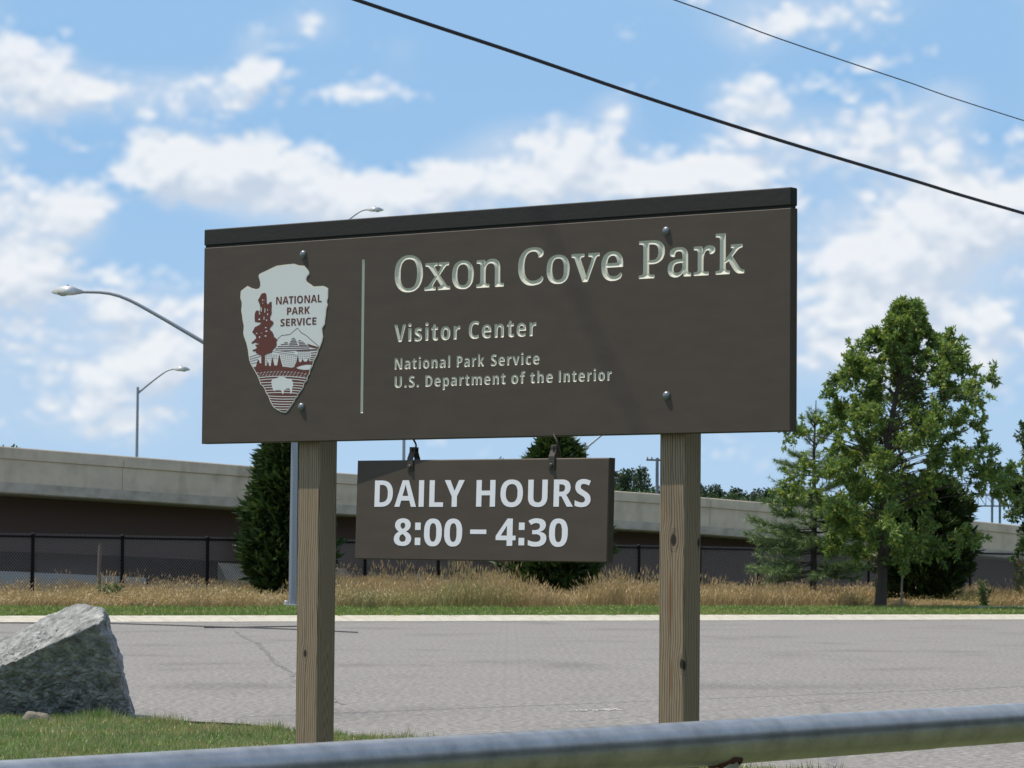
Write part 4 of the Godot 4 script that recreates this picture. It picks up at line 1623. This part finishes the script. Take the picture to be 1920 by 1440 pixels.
class Leaves:
	var v := PackedVector3Array()
	var c := PackedColorArray()

	# a pointed leaf: two triangles folded along the middle
	func leaf(base: Vector3, along: Vector3, across: Vector3, color: Color) -> void:
		var tip := base + along
		var fold := along.cross(across).normalized() * across.length() * 0.35
		var m := base + along * 0.45
		v.append(base); v.append(m + across + fold); v.append(tip)
		v.append(base); v.append(tip); v.append(m - across + fold)
		for k in 6:
			c.append(color)

	func blade(base: Vector3, along: Vector3, across: Vector3, color: Color) -> void:
		v.append(base - across); v.append(base + along); v.append(base + across)
		for k in 3:
			c.append(color)

	func mesh() -> ArrayMesh:
		var a := []
		a.resize(Mesh.ARRAY_MAX)
		a[Mesh.ARRAY_VERTEX] = v
		a[Mesh.ARRAY_COLOR] = c
		var m := ArrayMesh.new()
		m.add_surface_from_arrays(Mesh.PRIMITIVE_TRIANGLES, a)
		return m


func any_way() -> Vector3:
	var z := rng.randf_range(-1, 1)
	var a := rng.randf() * TAU
	return Vector3(sqrt(1 - z * z) * cos(a), z, sqrt(1 - z * z) * sin(a))


func bow(a: Vector3, b: Vector3, sag: float, steps: int) -> Array:
	var out := []
	for k in steps + 1:
		var t := float(k) / steps
		out.append(a.lerp(b, t) + Vector3(0, sag * 4.0 * t * (1 - t), 0))
	return out


func put_tree(o: Node3D, wood: Shape, leaves: Leaves, material: Material) -> void:
	part(o, "trunk", wood, M.bark)
	part(o, "crown", leaves.mesh(), material)


# a young oak: a straight leader with tiers of spreading limbs; reach(t, angle) gives the crown's half-width at height t
func make_oak(label: String, at: Vector3, tall: float, clear: float, reach: Callable, lean: float, seed_: int, tones: Array, per: float, size: float) -> void:
	rng.seed = seed_
	var o := thing("oak_tree", label, "tree", at)
	var wood := Shape.new()
	var trunk := []
	var radii := []
	for k in 13:
		var t := k / 12.0
		trunk.append(Vector3(lean * t * t + 0.05 * sin(t * 9.0), tall * 0.95 * t - (0.2 if k == 0 else 0.0), 0.04 * sin(t * 7.0)))
		radii.append(0.16 * pow(1.0 - t, 0.8) + 0.012)
	radii[0] = 0.185
	wood.tube(trunk, radii, 10)
	var leaves := Leaves.new()
	var clumps := 470
	var gaps := noise(0.42, 2, seed_ + 5)
	for k in clumps:
		# limbs spread evenly over the crown's volume; each ends in a loose mass of leaves with a few shoots standing out
		var t := lerpf(clear / tall, 0.985, pow((k + rng.randf()) / clumps, 0.88))
		var a := k * 2.39996 + rng.randf_range(-0.4, 0.4)
		var edge: float = reach.call(t, a) * rng.randf_range(0.80, 1.12)
		var share := sqrt(rng.randf_range(0.05, 1.0))
		var ft := clampf(t - 0.02 - 0.07 * share, clear / tall * 0.8, 0.93) / 0.95 * 12.0
		var i := mini(int(ft), 11)
		var from: Vector3 = trunk[i].lerp(trunk[i + 1], minf(ft - i, 1.0))
		var fi := clampf(t / 0.95, 0.0, 1.0) * 12.0
		var axis: Vector3 = trunk[mini(int(fi), 11)].lerp(trunk[mini(int(fi), 11) + 1], minf(fi - mini(int(fi), 11), 1.0))
		var to := Vector3(axis.x + cos(a) * edge * share, t * tall, axis.z + sin(a) * edge * share)
		if gaps.get_noise_3dv(to * 1.3) < -0.15 + 0.06 * (1.0 - share):
			continue
		var long := from.distance_to(to)
		var path := bow(from, to, long * 0.07, 4)
		var r0 := 0.005 + 0.0055 * long
		wood.tube(path, [r0, r0 * 0.8, r0 * 0.6, r0 * 0.4, 0.005], 5, false)
		var d := (to - from).normalized()
		var shoots := 7 if share > 0.55 else 5
		for j in shoots:
			var td := (d * 0.55 + any_way() * 0.9 + Vector3(0, 0.12, 0)).normalized()
			var tl := rng.randf_range(0.22, 0.52) * (1.0 - 0.45 * smoothstep(0.75, 1.0, t))
			var p: Vector3 = path[3].lerp(to, rng.randf_range(0.2, 1.0))
			var te := p + td * tl - Vector3(0, tl * 0.12, 0)
			wood.tube([p, te], [0.007, 0.003], 4, false)
			for n in int(per * (0.5 + tl)):
				var b := p.lerp(te, pow(rng.randf(), 0.8) * 1.04) + any_way() * rng.randf_range(0.01, 0.09)
				var dir := (td * 0.8 + any_way() + Vector3(0, -0.12, 0)).normalized()
				var ll := size * rng.randf_range(0.6, 1.25)
				var wide := dir.cross(any_way()).normalized() * ll * rng.randf_range(0.15, 0.26)
				var tone: Color = tones[rng.randi() % tones.size()]
				leaves.leaf(b, dir * ll, wide, tone * rng.randf_range(0.8, 1.2))
	put_tree(o, wood, leaves, M.leaf)


# a dense column of scale-leaved sprays; half(t) is the half-width at height t of the whole
func make_cedar(label: String, at: Vector3, tall: float, half: Callable, seed_: int, count: int, tones: Array, shaggy: float) -> void:
	rng.seed = seed_
	var o := thing("cedar_tree", label, "tree", at, 0.0, "dense dark cedars along the fence")
	var wood := Shape.new()
	wood.tube([Vector3(0, -0.2, 0), Vector3(0.03, tall * 0.5, 0), Vector3(0, tall * 0.96, 0)], [0.13, 0.08, 0.01], 8)
	var lumps := noise(0.9, 3, seed_)
	var leaves := Leaves.new()
	for k in count:
		var t := pow(rng.randf(), 0.85)
		var a := rng.randf() * TAU
		var r: float = half.call(t)
		r *= 1.0 + 0.5 * lumps.get_noise_3d(cos(a) * 1.6, t * tall * 1.2, sin(a) * 1.6)
		var depth := sqrt(rng.randf_range(0.08, 1.0))
		var p := Vector3(cos(a) * r * depth, t * tall, sin(a) * r * depth)
		var out := Vector3(cos(a), rng.randf_range(0.25, 1.0), sin(a)).normalized()
		var ll := rng.randf_range(0.16, 0.42) * shaggy
		var tone: Color = tones[rng.randi() % tones.size()]
		for j in 4:
			var d := (out + any_way() * 0.55 + Vector3(0, -0.05, 0)).normalized()
			var w := d.cross(any_way()).normalized() * ll * 0.13
			leaves.leaf(p + any_way() * 0.06, d * ll * rng.randf_range(0.6, 1.1), w, tone * rng.randf_range(0.75, 1.25))
	for k in 26:
		var t := rng.randf_range(0.05, 0.9)
		var a := rng.randf() * TAU
		var r: float = half.call(t) * 0.8
		wood.tube([Vector3(0, t * tall * 0.85, 0), Vector3(cos(a) * r, t * tall, sin(a) * r)], [0.022, 0.006], 4, false)
	put_tree(o, wood, leaves, M.needle)


func make_pine(label: String, at: Vector3, tall: float, seed_: int) -> void:
	rng.seed = seed_
	var o := thing("pine_tree", label, "tree", at)
	var wood := Shape.new()
	wood.tube([Vector3(0, -0.2, 0), Vector3(0.04, tall * 0.4, 0), Vector3(0.02, tall * 0.75, 0), Vector3(0.08, tall, 0)], [0.11, 0.08, 0.045, 0.012], 8)
	var leaves := Leaves.new()
	var tones := [Color(0.135, 0.225, 0.090), Color(0.180, 0.275, 0.110), Color(0.225, 0.310, 0.135)]
	# tiers: [height share, length of the limbs, rise at the tip]
	for tier in [[0.17, 1.9, -0.02], [0.22, 2.1, 0.0], [0.28, 1.8, 0.05], [0.33, 2.0, 0.08], [0.38, 1.8, 0.12], [0.44, 1.6, 0.15], [0.50, 1.4, 0.15], [0.57, 1.2, 0.2], [0.66, 1.5, 0.3], [0.72, 0.9, 0.35], [0.80, 0.6, 0.9], [0.90, 0.5, 2.0]]:
		var limbs := 8 if tier[0] < 0.6 else 6
		for k in limbs:
			var a: float = TAU * k / limbs + rng.randf_range(-0.35, 0.35) + tier[0] * 20.0
			if k == 0:
				a = PI + rng.randf_range(-0.25, 0.25)
			var long: float = tier[1] * rng.randf_range(0.65, 1.1)
			var from := Vector3(0.04, tall * tier[0] * 0.97 + rng.randf_range(-0.1, 0.1), 0)
			var d := Vector3(cos(a), tier[2] + rng.randf_range(-0.15, 0.12), sin(a)).normalized()
			var path := bow(from, from + d * long, -long * 0.06, 5)
			wood.tube(path, [0.028, 0.022, 0.017, 0.013, 0.009, 0.005], 5, false)
			var twigs := int(4 + long * 9.5)
			for j in twigs:
				var u := lerpf(0.18, 1.0, (j + rng.randf()) / twigs)
				var m := mini(int(u * 5.0), 4)
				var p: Vector3 = path[m].lerp(path[m + 1], u * 5.0 - m)
				var side := d.cross(Vector3.UP).normalized() * (1.0 if j % 2 == 0 else -1.0)
				var td := (d * 0.8 + side * rng.randf_range(0.1, 1.0) + Vector3(0, rng.randf_range(-0.25, 0.6), 0)).normalized()
				var tl := rng.randf_range(0.18, 0.55) * (1.25 - u * 0.6) * minf(1.0, 0.4 + long * 0.45)
				var te := p + td * tl
				wood.tube([p, te], [0.008, 0.004], 4, false)
				for n in (34 if tier[0] < 0.75 else 12):
					var b := p.lerp(te, rng.randf_range(0.15, 1.0))
					var nd := (td * 0.8 + any_way() * 0.85).normalized()
					leaves.blade(b, nd * rng.randf_range(0.11, 0.21), nd.cross(any_way()).normalized() * 0.0075, tones[rng.randi() % 3] * rng.randf_range(0.8, 1.2))
	put_tree(o, wood, leaves, M.needle)


# a full-grown tree far away: limbs that each carry a rounded mass of leaves
func make_far_tree(label: String, at: Vector3, tall: float, wide: float, seed_: int, tone: Color) -> Node3D:
	rng.seed = seed_
	var o := thing("woodland_tree", label, "tree", at, 0.0, "trees on the rise beyond the bridge")
	var wood := Shape.new()
	wood.tube([Vector3(0, -0.5, 0), Vector3(0.2, tall * 0.5, 0), Vector3(0, tall * 0.9, 0)], [0.4, 0.28, 0.05], 7)
	var leaves := Leaves.new()
	for k in 38:
		var a := k * 2.39996
		var t := lerpf(0.22, 1.0, (k + 0.5) / 38)
		var r := wide * sqrt(maxf(0.0, 1.0 - pow((t - 0.5) / 0.56, 2))) * rng.randf_range(0.5, 1.0)
		var mid := Vector3(cos(a) * r, t * tall * 0.93, sin(a) * r)
		wood.tube([Vector3(0, t * tall * 0.7, 0), mid], [0.12, 0.03], 4, false)
		var own := wide * rng.randf_range(0.24, 0.38)
		for n in 150:
			var p := mid + any_way() * own * pow(rng.randf(), 0.4)
			var d := (any_way() + Vector3(0, -0.2, 0)).normalized()
			leaves.leaf(p, d * rng.randf_range(0.25, 0.5), d.cross(any_way()).normalized() * 0.13, tone * rng.randf_range(0.7, 1.3))
	put_tree(o, wood, leaves, M.leaf)
	return o


func make_trees() -> void:
	var oak_tones := [Color(0.145, 0.245, 0.062), Color(0.180, 0.280, 0.075), Color(0.115, 0.205, 0.070), Color(0.215, 0.310, 0.090), Color(0.310, 0.355, 0.080)]
	# half-width of the crown at each height share
	var outline := [[0.10, 0.6], [0.15, 1.8], [0.21, 2.7], [0.30, 3.25], [0.42, 3.5], [0.52, 3.55], [0.60, 3.1], [0.68, 2.75], [0.75, 2.25], [0.85, 1.35], [0.93, 0.85], [1.0, 0.4]]
	var crown := func(t: float, a: float) -> float:
		var r := 0.25
		for k in outline.size() - 1:
			if t >= outline[k][0] and t <= outline[k + 1][0]:
				r = lerpf(outline[k][1], outline[k + 1][1], (t - outline[k][0]) / (outline[k + 1][0] - outline[k][0]))
		return r * (1.0 + 0.12 * cos(a) + 0.18 * sin(a * 2.0 + t * 17.0) + 0.12 * sin(a * 5.0 - t * 31.0))
	make_oak("leafy green oak with bright glossy crown and slim dark trunk on the verge", Vector3(10.68, 0.2, -95.04), 8.95, 1.35, crown, 0.85, 101, oak_tones, 46.0, 0.155)
	make_oak("darker oak whose crown hangs over the weeds near the gantry", Vector3(17.05, 0.2, -101.0), 7.3, 1.5, func(u: float, a: float) -> float: return 0.64 * crown.call(u, a), 0.2, 107, [Color(0.075, 0.130, 0.048), Color(0.090, 0.150, 0.055), Color(0.065, 0.115, 0.050)], 44.0, 0.16)
	make_pine("open light green pine with long needles beside the leafy oak", Vector3(9.1, 0.2, -99.0), 6.2, 113)
	var dark := [Color(0.032, 0.060, 0.020), Color(0.045, 0.078, 0.024), Color(0.062, 0.100, 0.030)]
	make_cedar("dark cedar beside the lamp post, partly behind the left sign post", Vector3(-6.3, 0.2, -92.0), 4.9, func(t: float) -> float: return 1.42 * pow(maxf(0.0, 1.0 - t), 0.7) * (0.38 + 0.62 * smoothstep(0.0, 0.34, t)) + 0.08, 121, 6200, dark, 1.25)
	make_cedar("dark cedar behind the hours sign", Vector3(1.34, 0.2, -99.0), 4.95, func(t: float) -> float: return 1.5 * pow(maxf(0.0, 1.0 - t), 0.45) * (0.65 + 0.35 * smoothstep(0.0, 0.3, t)) + 0.05, 127, 7500, dark, 1.2)
	make_cedar("broad dark cedar behind the trunk of the leafy oak", Vector3(13.0, 0.2, -104.0), 4.0, func(t: float) -> float: return 1.45 * sqrt(maxf(0.0, 1.0 - pow((t - 0.52) / 0.56, 2))) + 0.1, 131, 6500, dark, 1.0)
	# beyond the bridge
	var t0 := make_far_tree("tall dark tree beyond the bridge, left of the utility pole", Vector3(14.9, 0.0, -400.0), 14.6, 3.0, 141, Color(0.040, 0.070, 0.040))
	var t1 := make_far_tree("lower bright green trees beyond the bridge beside the utility pole", Vector3(16.4, 0.0, -385.0), 11.4, 2.9, 143, Color(0.060, 0.105, 0.040))
	for q in [["tall dark tree beyond the bridge, edge hidden by the hours sign", 12.2, -402.0, 0.97], ["dark tree just beyond the bridge, right of the right sign post", 24.2, -400.0, 0.86], ["dark tree beyond the bridge between sign post and pine", 28.6, -402.0, 0.83], ["tree beyond the bridge close to the pine branches", 32.2, -396.0, 0.81], ["tree beyond the bridge half hidden by the pine", 36.5, -400.0, 0.78]]:
		copy_of(t0, "woodland_tree", q[0], Vector3(q[1], 0, q[2]), q[1] * 1.7, Vector3(1.0, q[3], 1.0))
	for q in [["low bright green tree beyond the bridge, touching the hours sign", 13.2, -386.0, 1.0], ["low green tree beyond the bridge, right of the right sign post", 22.6, -384.0, 0.94], ["low green tree beyond the bridge between two dark crowns", 26.4, -386.0, 0.95], ["low green tree beyond the bridge beside the pine", 30.4, -384.0, 0.93]]:
		copy_of(t1, "woodland_tree", q[0], Vector3(q[1], 0, q[2]), q[1] * 1.3, Vector3(1.0, q[3], 1.0))
	# the trees across the entrance road, beside the camera on the right, that the pipe rail mirrors
	for q in [[12.0, 16.0, 0.95], [18.0, 12.0, 0.9], [22.0, 6.0, 1.0], [25.0, 0.0, 0.85], [26.0, -6.0, 0.95], [25.0, -11.0, 0.9], [27.0, -16.0, 1.05], [28.0, -22.0, 0.9], [30.0, -28.0, 0.95], [32.0, -35.0, 0.9]]:
		var o := copy_of(t1 if q[2] > 0.92 else t0, "roadside_tree", "leafy tree across the entrance road, mirrored as a dark band in the pipe gate", Vector3(q[0], -0.1, q[1]), q[0], Vector3(1.9, q[2], 1.9))
		o.set_meta("group", "trees across the entrance road")
	copy_of(t0, "woodland_tree", "tree top peeking past the cedar in the gap under the big sign", Vector3(-2.4, 0, -400.0), 0.5, Vector3(0.8, 1.06, 0.8))
	copy_of(t1, "woodland_tree", "tree top just showing over the far left end of the bridge", Vector3(-61.5, 0, -400.0), 0.9, Vector3(0.9, 1.42, 0.9))


# ---------------------------------------------------------------- grass and weeds

func tuft(seed_: int, blades: int, spread: float, high: float, wide: float, bend: float, tones: Array, heads := false) -> ArrayMesh:
	rng.seed = seed_
	var l := Leaves.new()
	for k in blades:
		var a := rng.randf() * TAU
		var p := Vector3(cos(a), 0, sin(a)) * spread * sqrt(rng.randf())
		var h := high * rng.randf_range(0.55, 1.1)
		var lean := Vector3(rng.randfn(0, bend), 1, rng.randfn(0, bend)).normalized()
		var mid := p + lean * h * 0.55
		var tip := mid + (lean + Vector3(lean.x, -0.25, lean.z) * 0.7).normalized() * h * 0.45
		var w := Vector3(cos(a * 3.1), 0, sin(a * 3.1)) * wide
		var tone: Color = tones[rng.randi() % tones.size()] * rng.randf_range(0.8, 1.2)
		l.v.append_array([p - w, mid - w * 0.8, p + w, p + w, mid - w * 0.8, mid + w * 0.8, mid - w * 0.8, tip, mid + w * 0.8])
		for j in 9:
			l.c.append(tone)
		if heads:
			l.leaf(tip - Vector3(0, 0.02, 0), (tip - mid).normalized() * 0.11, w.normalized() * 0.012, tones[0] * 1.15)
	return l.mesh()


func scatter(called: String, label: String, category: String, mesh: Mesh, places: Array, tints: Array, material: Material) -> void:
	var mm_ := MultiMesh.new()
	mm_.transform_format = MultiMesh.TRANSFORM_3D
	mm_.use_colors = true
	mm_.mesh = mesh
	mm_.instance_count = places.size()
	for k in places.size():
		mm_.set_instance_transform(k, places[k])
		mm_.set_instance_color(k, tints[k])
	var o := MultiMeshInstance3D.new()
	o.name = numbered(called)
	o.multimesh = mm_
	o.material_override = material
	add_child(o)
	tag(o, label, category)
	o.set_meta("kind", "stuff")


func make_grass() -> void:
	var patch := noise(0.35, 3, 151)
	# dry meadow between verge and fence
	var straw := [Color(0.42, 0.305, 0.165), Color(0.50, 0.385, 0.23), Color(0.34, 0.24, 0.13), Color(0.28, 0.215, 0.105)]
	var mesh := tuft(161, 20, 0.20, 0.60, 0.0048, 0.22, straw, true)
	var places := []
	var tints := []
	rng.seed = 163
	for k in 8200:
		var u := rng.randf_range(-14.0, 48.0)
		var d := 6.4 + (5.0 if u < 3.5 else 10.0 if u < 9.0 else 14.0) * pow(rng.randf(), 1.25)
		d += 2.6 * smoothstep(19.0, 25.0, u)
		var p := kerb_point(u, d, 0)
		p.y = ground_height(p) - 0.02
		var thin := smoothstep(1.0, 4.0, u) 
		if rng.randf() > 0.22 + 0.78 * thin:
			continue
		if Vector2(p.x + 5.41, p.z + 81.9).length() < 0.9 or (absf(p.x + 5.35) < 0.5 and p.z > -81.9):
			continue
		var n := patch.get_noise_2d(p.x * 0.6, p.z * 0.6)
		var h := (0.33 + 0.2 * thin + 0.24 * smoothstep(8.0, 13.0, u) + 0.34 * smoothstep(15.0, 21.0, u) * smoothstep(33.0, 24.0, u)) * (1.0 + 0.45 * n) * rng.randf_range(0.75, 1.2)
		if rng.randf() < 0.07:
			h *= rng.randf_range(1.3, 1.75)
		# shaded out under and before the trees
		for q in [[1.2, -94.0, 1.5, 7.0], [-6.3, -88.0, 1.3, 5.0], [12.2, -99.0, 2.4, 6.0]]:
			h *= lerpf(0.42, 1.0, smoothstep(0.6, 1.2, Vector2((p.x - q[0]) / q[2], (p.z - q[1]) / q[3]).length()))
		places.append(Transform3D(Basis(Vector3.UP, rng.randf() * TAU).scaled(Vector3(1, h, 1)), p))
		var green := clampf(patch.get_noise_2d(p.x * 0.35 + 50.0, p.z * 0.35) * 1.6 - 0.4, 0.0, 0.6)
		tints.append(Color(1, 1, 1).lerp(Color(0.45, 0.75, 0.45), green) * rng.randf_range(0.85, 1.15))
	scatter("dry_meadow", "tall straw coloured dry grass in front of the fence", "grass", mesh, places, tints, M.blade)
	# the mown strip behind the kerb
	var greens := [Color(0.175, 0.260, 0.068), Color(0.150, 0.235, 0.058), Color(0.240, 0.280, 0.095)]
	mesh = tuft(171, 22, 0.16, 0.12, 0.009, 0.35, greens)
	places = []
	tints = []
	for k in 7500:
		var u := rng.randf_range(-14.0, 48.0)
		var p := kerb_point(u, rng.randf_range(0.62, 8.0), 0)
		p.y = ground_height(p) - 0.01
		places.append(Transform3D(Basis(Vector3.UP, rng.randf() * TAU).scaled(Vector3.ONE * rng.randf_range(0.7, 1.2)), p))
		var dry := clampf(0.2 + patch.get_noise_2d(p.x * 0.8, p.z * 0.8) * 1.4 + (0.4 if u < 1.5 else 0.0), 0.0, 1.0)
		tints.append(Color(0.95, 1.0, 0.9).lerp(Color(1.7, 1.3, 1.4), dry * 0.7))
	scatter("mown_verge", "short mown green grass strip behind the kerb", "grass", mesh, places, tints, M.blade)
	# the near lawn
	mesh = tuft(181, 34, 0.075, 0.075, 0.0030, 0.42, [Color(0.165, 0.295, 0.070), Color(0.140, 0.262, 0.060), Color(0.215, 0.320, 0.095), Color(0.33, 0.32, 0.17)])
	places = []
	tints = []
	for k in 26000:
		var x := rng.randf_range(-5.6, 3.6)
		var edge := lerpf(-22.6, -26.5, (-1.2 - x) / 3.3) if x < -1.2 else lerpf(-22.6, -18.3, (x + 1.2) / 3.15)
		var z := edge + 0.12 + rng.randf_range(-0.12, 0.05) + pow(rng.randf(), 1.3) * 8.0
		var n := patch.get_noise_2d(x * 3.0, z * 3.0)
		var h := rng.randf_range(0.6, 1.15) * (1.0 + 0.6 * n)
		if z < edge + 0.25:
			h *= rng.randf_range(0.9, 1.7)
		places.append(Transform3D(Basis(Vector3.UP, rng.randf() * TAU).scaled(Vector3(1, maxf(h, 0.35), 1)), Vector3(x, -0.025, z)))
		var dry := clampf(patch.get_noise_2d(x * 2.0 + 30.0, z * 2.0) * 1.5 + 0.12, 0.0, 0.8)
		tints.append(Color(1, 1, 1).lerp(Color(1.75, 1.25, 1.6), dry * 0.8) * rng.randf_range(0.8, 1.15))
	scatter("lawn", "near lawn of mown green grass round the boulder and sign posts", "grass", mesh, places, tints, M.blade)


func make_weed(label: String, at: Vector3, tall: float, seed_: int, stems: int, flower: bool) -> void:
	rng.seed = seed_
	var o := thing("weed_plant", label, "weed", at, 0.0, "green weeds in the dry meadow")
	var wood := Shape.new()
	var leaves := Leaves.new()
	var bloom := Leaves.new()
	for k in stems:
		var a := rng.randf() * TAU
		var top := Vector3(cos(a) * rng.randf_range(0.05, 0.35), tall * rng.randf_range(0.7, 1.0), sin(a) * 0.3)
		var path := bow(Vector3(cos(a) * 0.06, -0.05, sin(a) * 0.06), top, 0.03, 5)
		wood.tube(path, [0.012, 0.011, 0.01, 0.008, 0.007, 0.005], 5, false)
		for j in 26:
			var u := rng.randf_range(0.1, 0.97)
			var m := mini(int(u * 5), 4)
			var p: Vector3 = path[m].lerp(path[m + 1], u * 5 - m)
			var d := (any_way() + Vector3(0, 0.3, 0)).normalized()
			leaves.leaf(p, d * rng.randf_range(0.10, 0.22), d.cross(any_way()).normalized() * 0.028, Color(0.085, 0.130, 0.045) * rng.randf_range(0.8, 1.3))
		if flower:
			for j in 16:
				var d := (any_way() + Vector3(0, 0.7, 0)).normalized()
				bloom.leaf(top, d * 0.06, d.cross(any_way()).normalized() * 0.012, Color(0.40, 0.20, 0.27))
	part(o, "stems", wood, M.old_wood)
	part(o, "leaves", leaves.mesh(), M.leaf)
	if flower:
		part(o, "flower_heads", bloom.mesh(), M.leaf)


func _ready() -> void:
	make_light()
	make_materials()
	make_ground()
	make_bridge()
	make_park_sign()
	make_hours_sign()
	make_gate()
	make_rocks()
	make_fence()
	make_lamps()
	make_far_things()
	make_hose("long black rubber hose lying across the lot past the boulder", [[-12.0, -66.2], [-10.6, -66.9], [-9.3, -67.2], [-8.14, -67.38], [-5.82, -64.69], [-4.08, -62.47], [-2.77, -59.98]])
	make_hose("short black rubber hose crossing the long one near the left sign post", [[-5.9, -63.6], [-5.48, -63.95], [-4.89, -64.87], [-4.29, -65.82], [-3.7, -66.6]])
	make_cable("thick black overhead cable crossing the sky above the big sign", [Vector3(-5.37, 7.02, -25.79), Vector3(-1.46, 6.38, -30.00), Vector3(-0.03, 6.16, -31.54), Vector3(1.32, 5.94, -33.00), Vector3(2.80, 5.73, -34.60), Vector3(4.43, 5.53, -36.37), Vector3(5.93, 5.35, -38.00), Vector3(12.90, 4.60, -45.59)], 0.0195)
	make_cable("thin overhead wire in the sky over the right side of the lot", [Vector3(-2.80, 6.97, -25.47), Vector3(1.66, 7.11, -34.00), Vector3(2.95, 7.12, -36.47), Vector3(4.90, 7.19, -40.21), Vector3(6.87, 7.27, -44.00), Vector3(19.18, 7.95, -67.72)], 0.0075)
	make_cable("service cable high overhead that throws a faint band of shadow on the big sign", [Vector3(-1.42, 8.95, -29.3), Vector3(-1.924, 8.83, -23.34), Vector3(-2.927, 8.806, -11.38), Vector3(-3.93, 8.83, 0.58), Vector3(-4.6, 8.95, 8.5)], 0.008)
	make_trees()
	stake("wooden_stake", "weathered grey wooden stake in front of the fence behind the boulder", Vector3(-10.55, 0.2, -84.5), 1.6, 0.052, 0.0, M.old_wood)
	stake("wooden_stake", "thin pale stake in the dry grass under the hours sign", Vector3(-2.62, 0.2, -93.0), 0.95, 0.03, 0.02, M.grey_stake)
	stake("wooden_stake", "thin pale stake beside the broad cedar and the oak trunk", Vector3(11.45, 0.2, -96.5), 1.15, 0.03, 0.05, M.grey_stake)
	var drain := Shape.new()
	drain.box(Vector3(0, 0.05, 0), Vector3(5.2, 0.12, 0.8), 0.02)
	var slab := thing("concrete_slab", "flat pale concrete slab lying in the verge near the weeds", "slab", Vector3(14.6, 0.15, -97.0), 0.98)
	part(slab, "slab", drain, M.blue_concrete)
	make_grass()
	make_weed("bushy green weed in the dry grass right of the broad cedar", Vector3(14.2, 0.2, -98.5), 0.85, 191, 9, false)
	make_weed("tall thistle with pinkish heads against the fence below the darker oak", Vector3(15.8, 0.22, -102.0), 1.75, 193, 6, true)
	make_weed("low green weed at the foot of the wooden stake", Vector3(-9.7, 0.2, -80.5), 0.55, 197, 9, false)
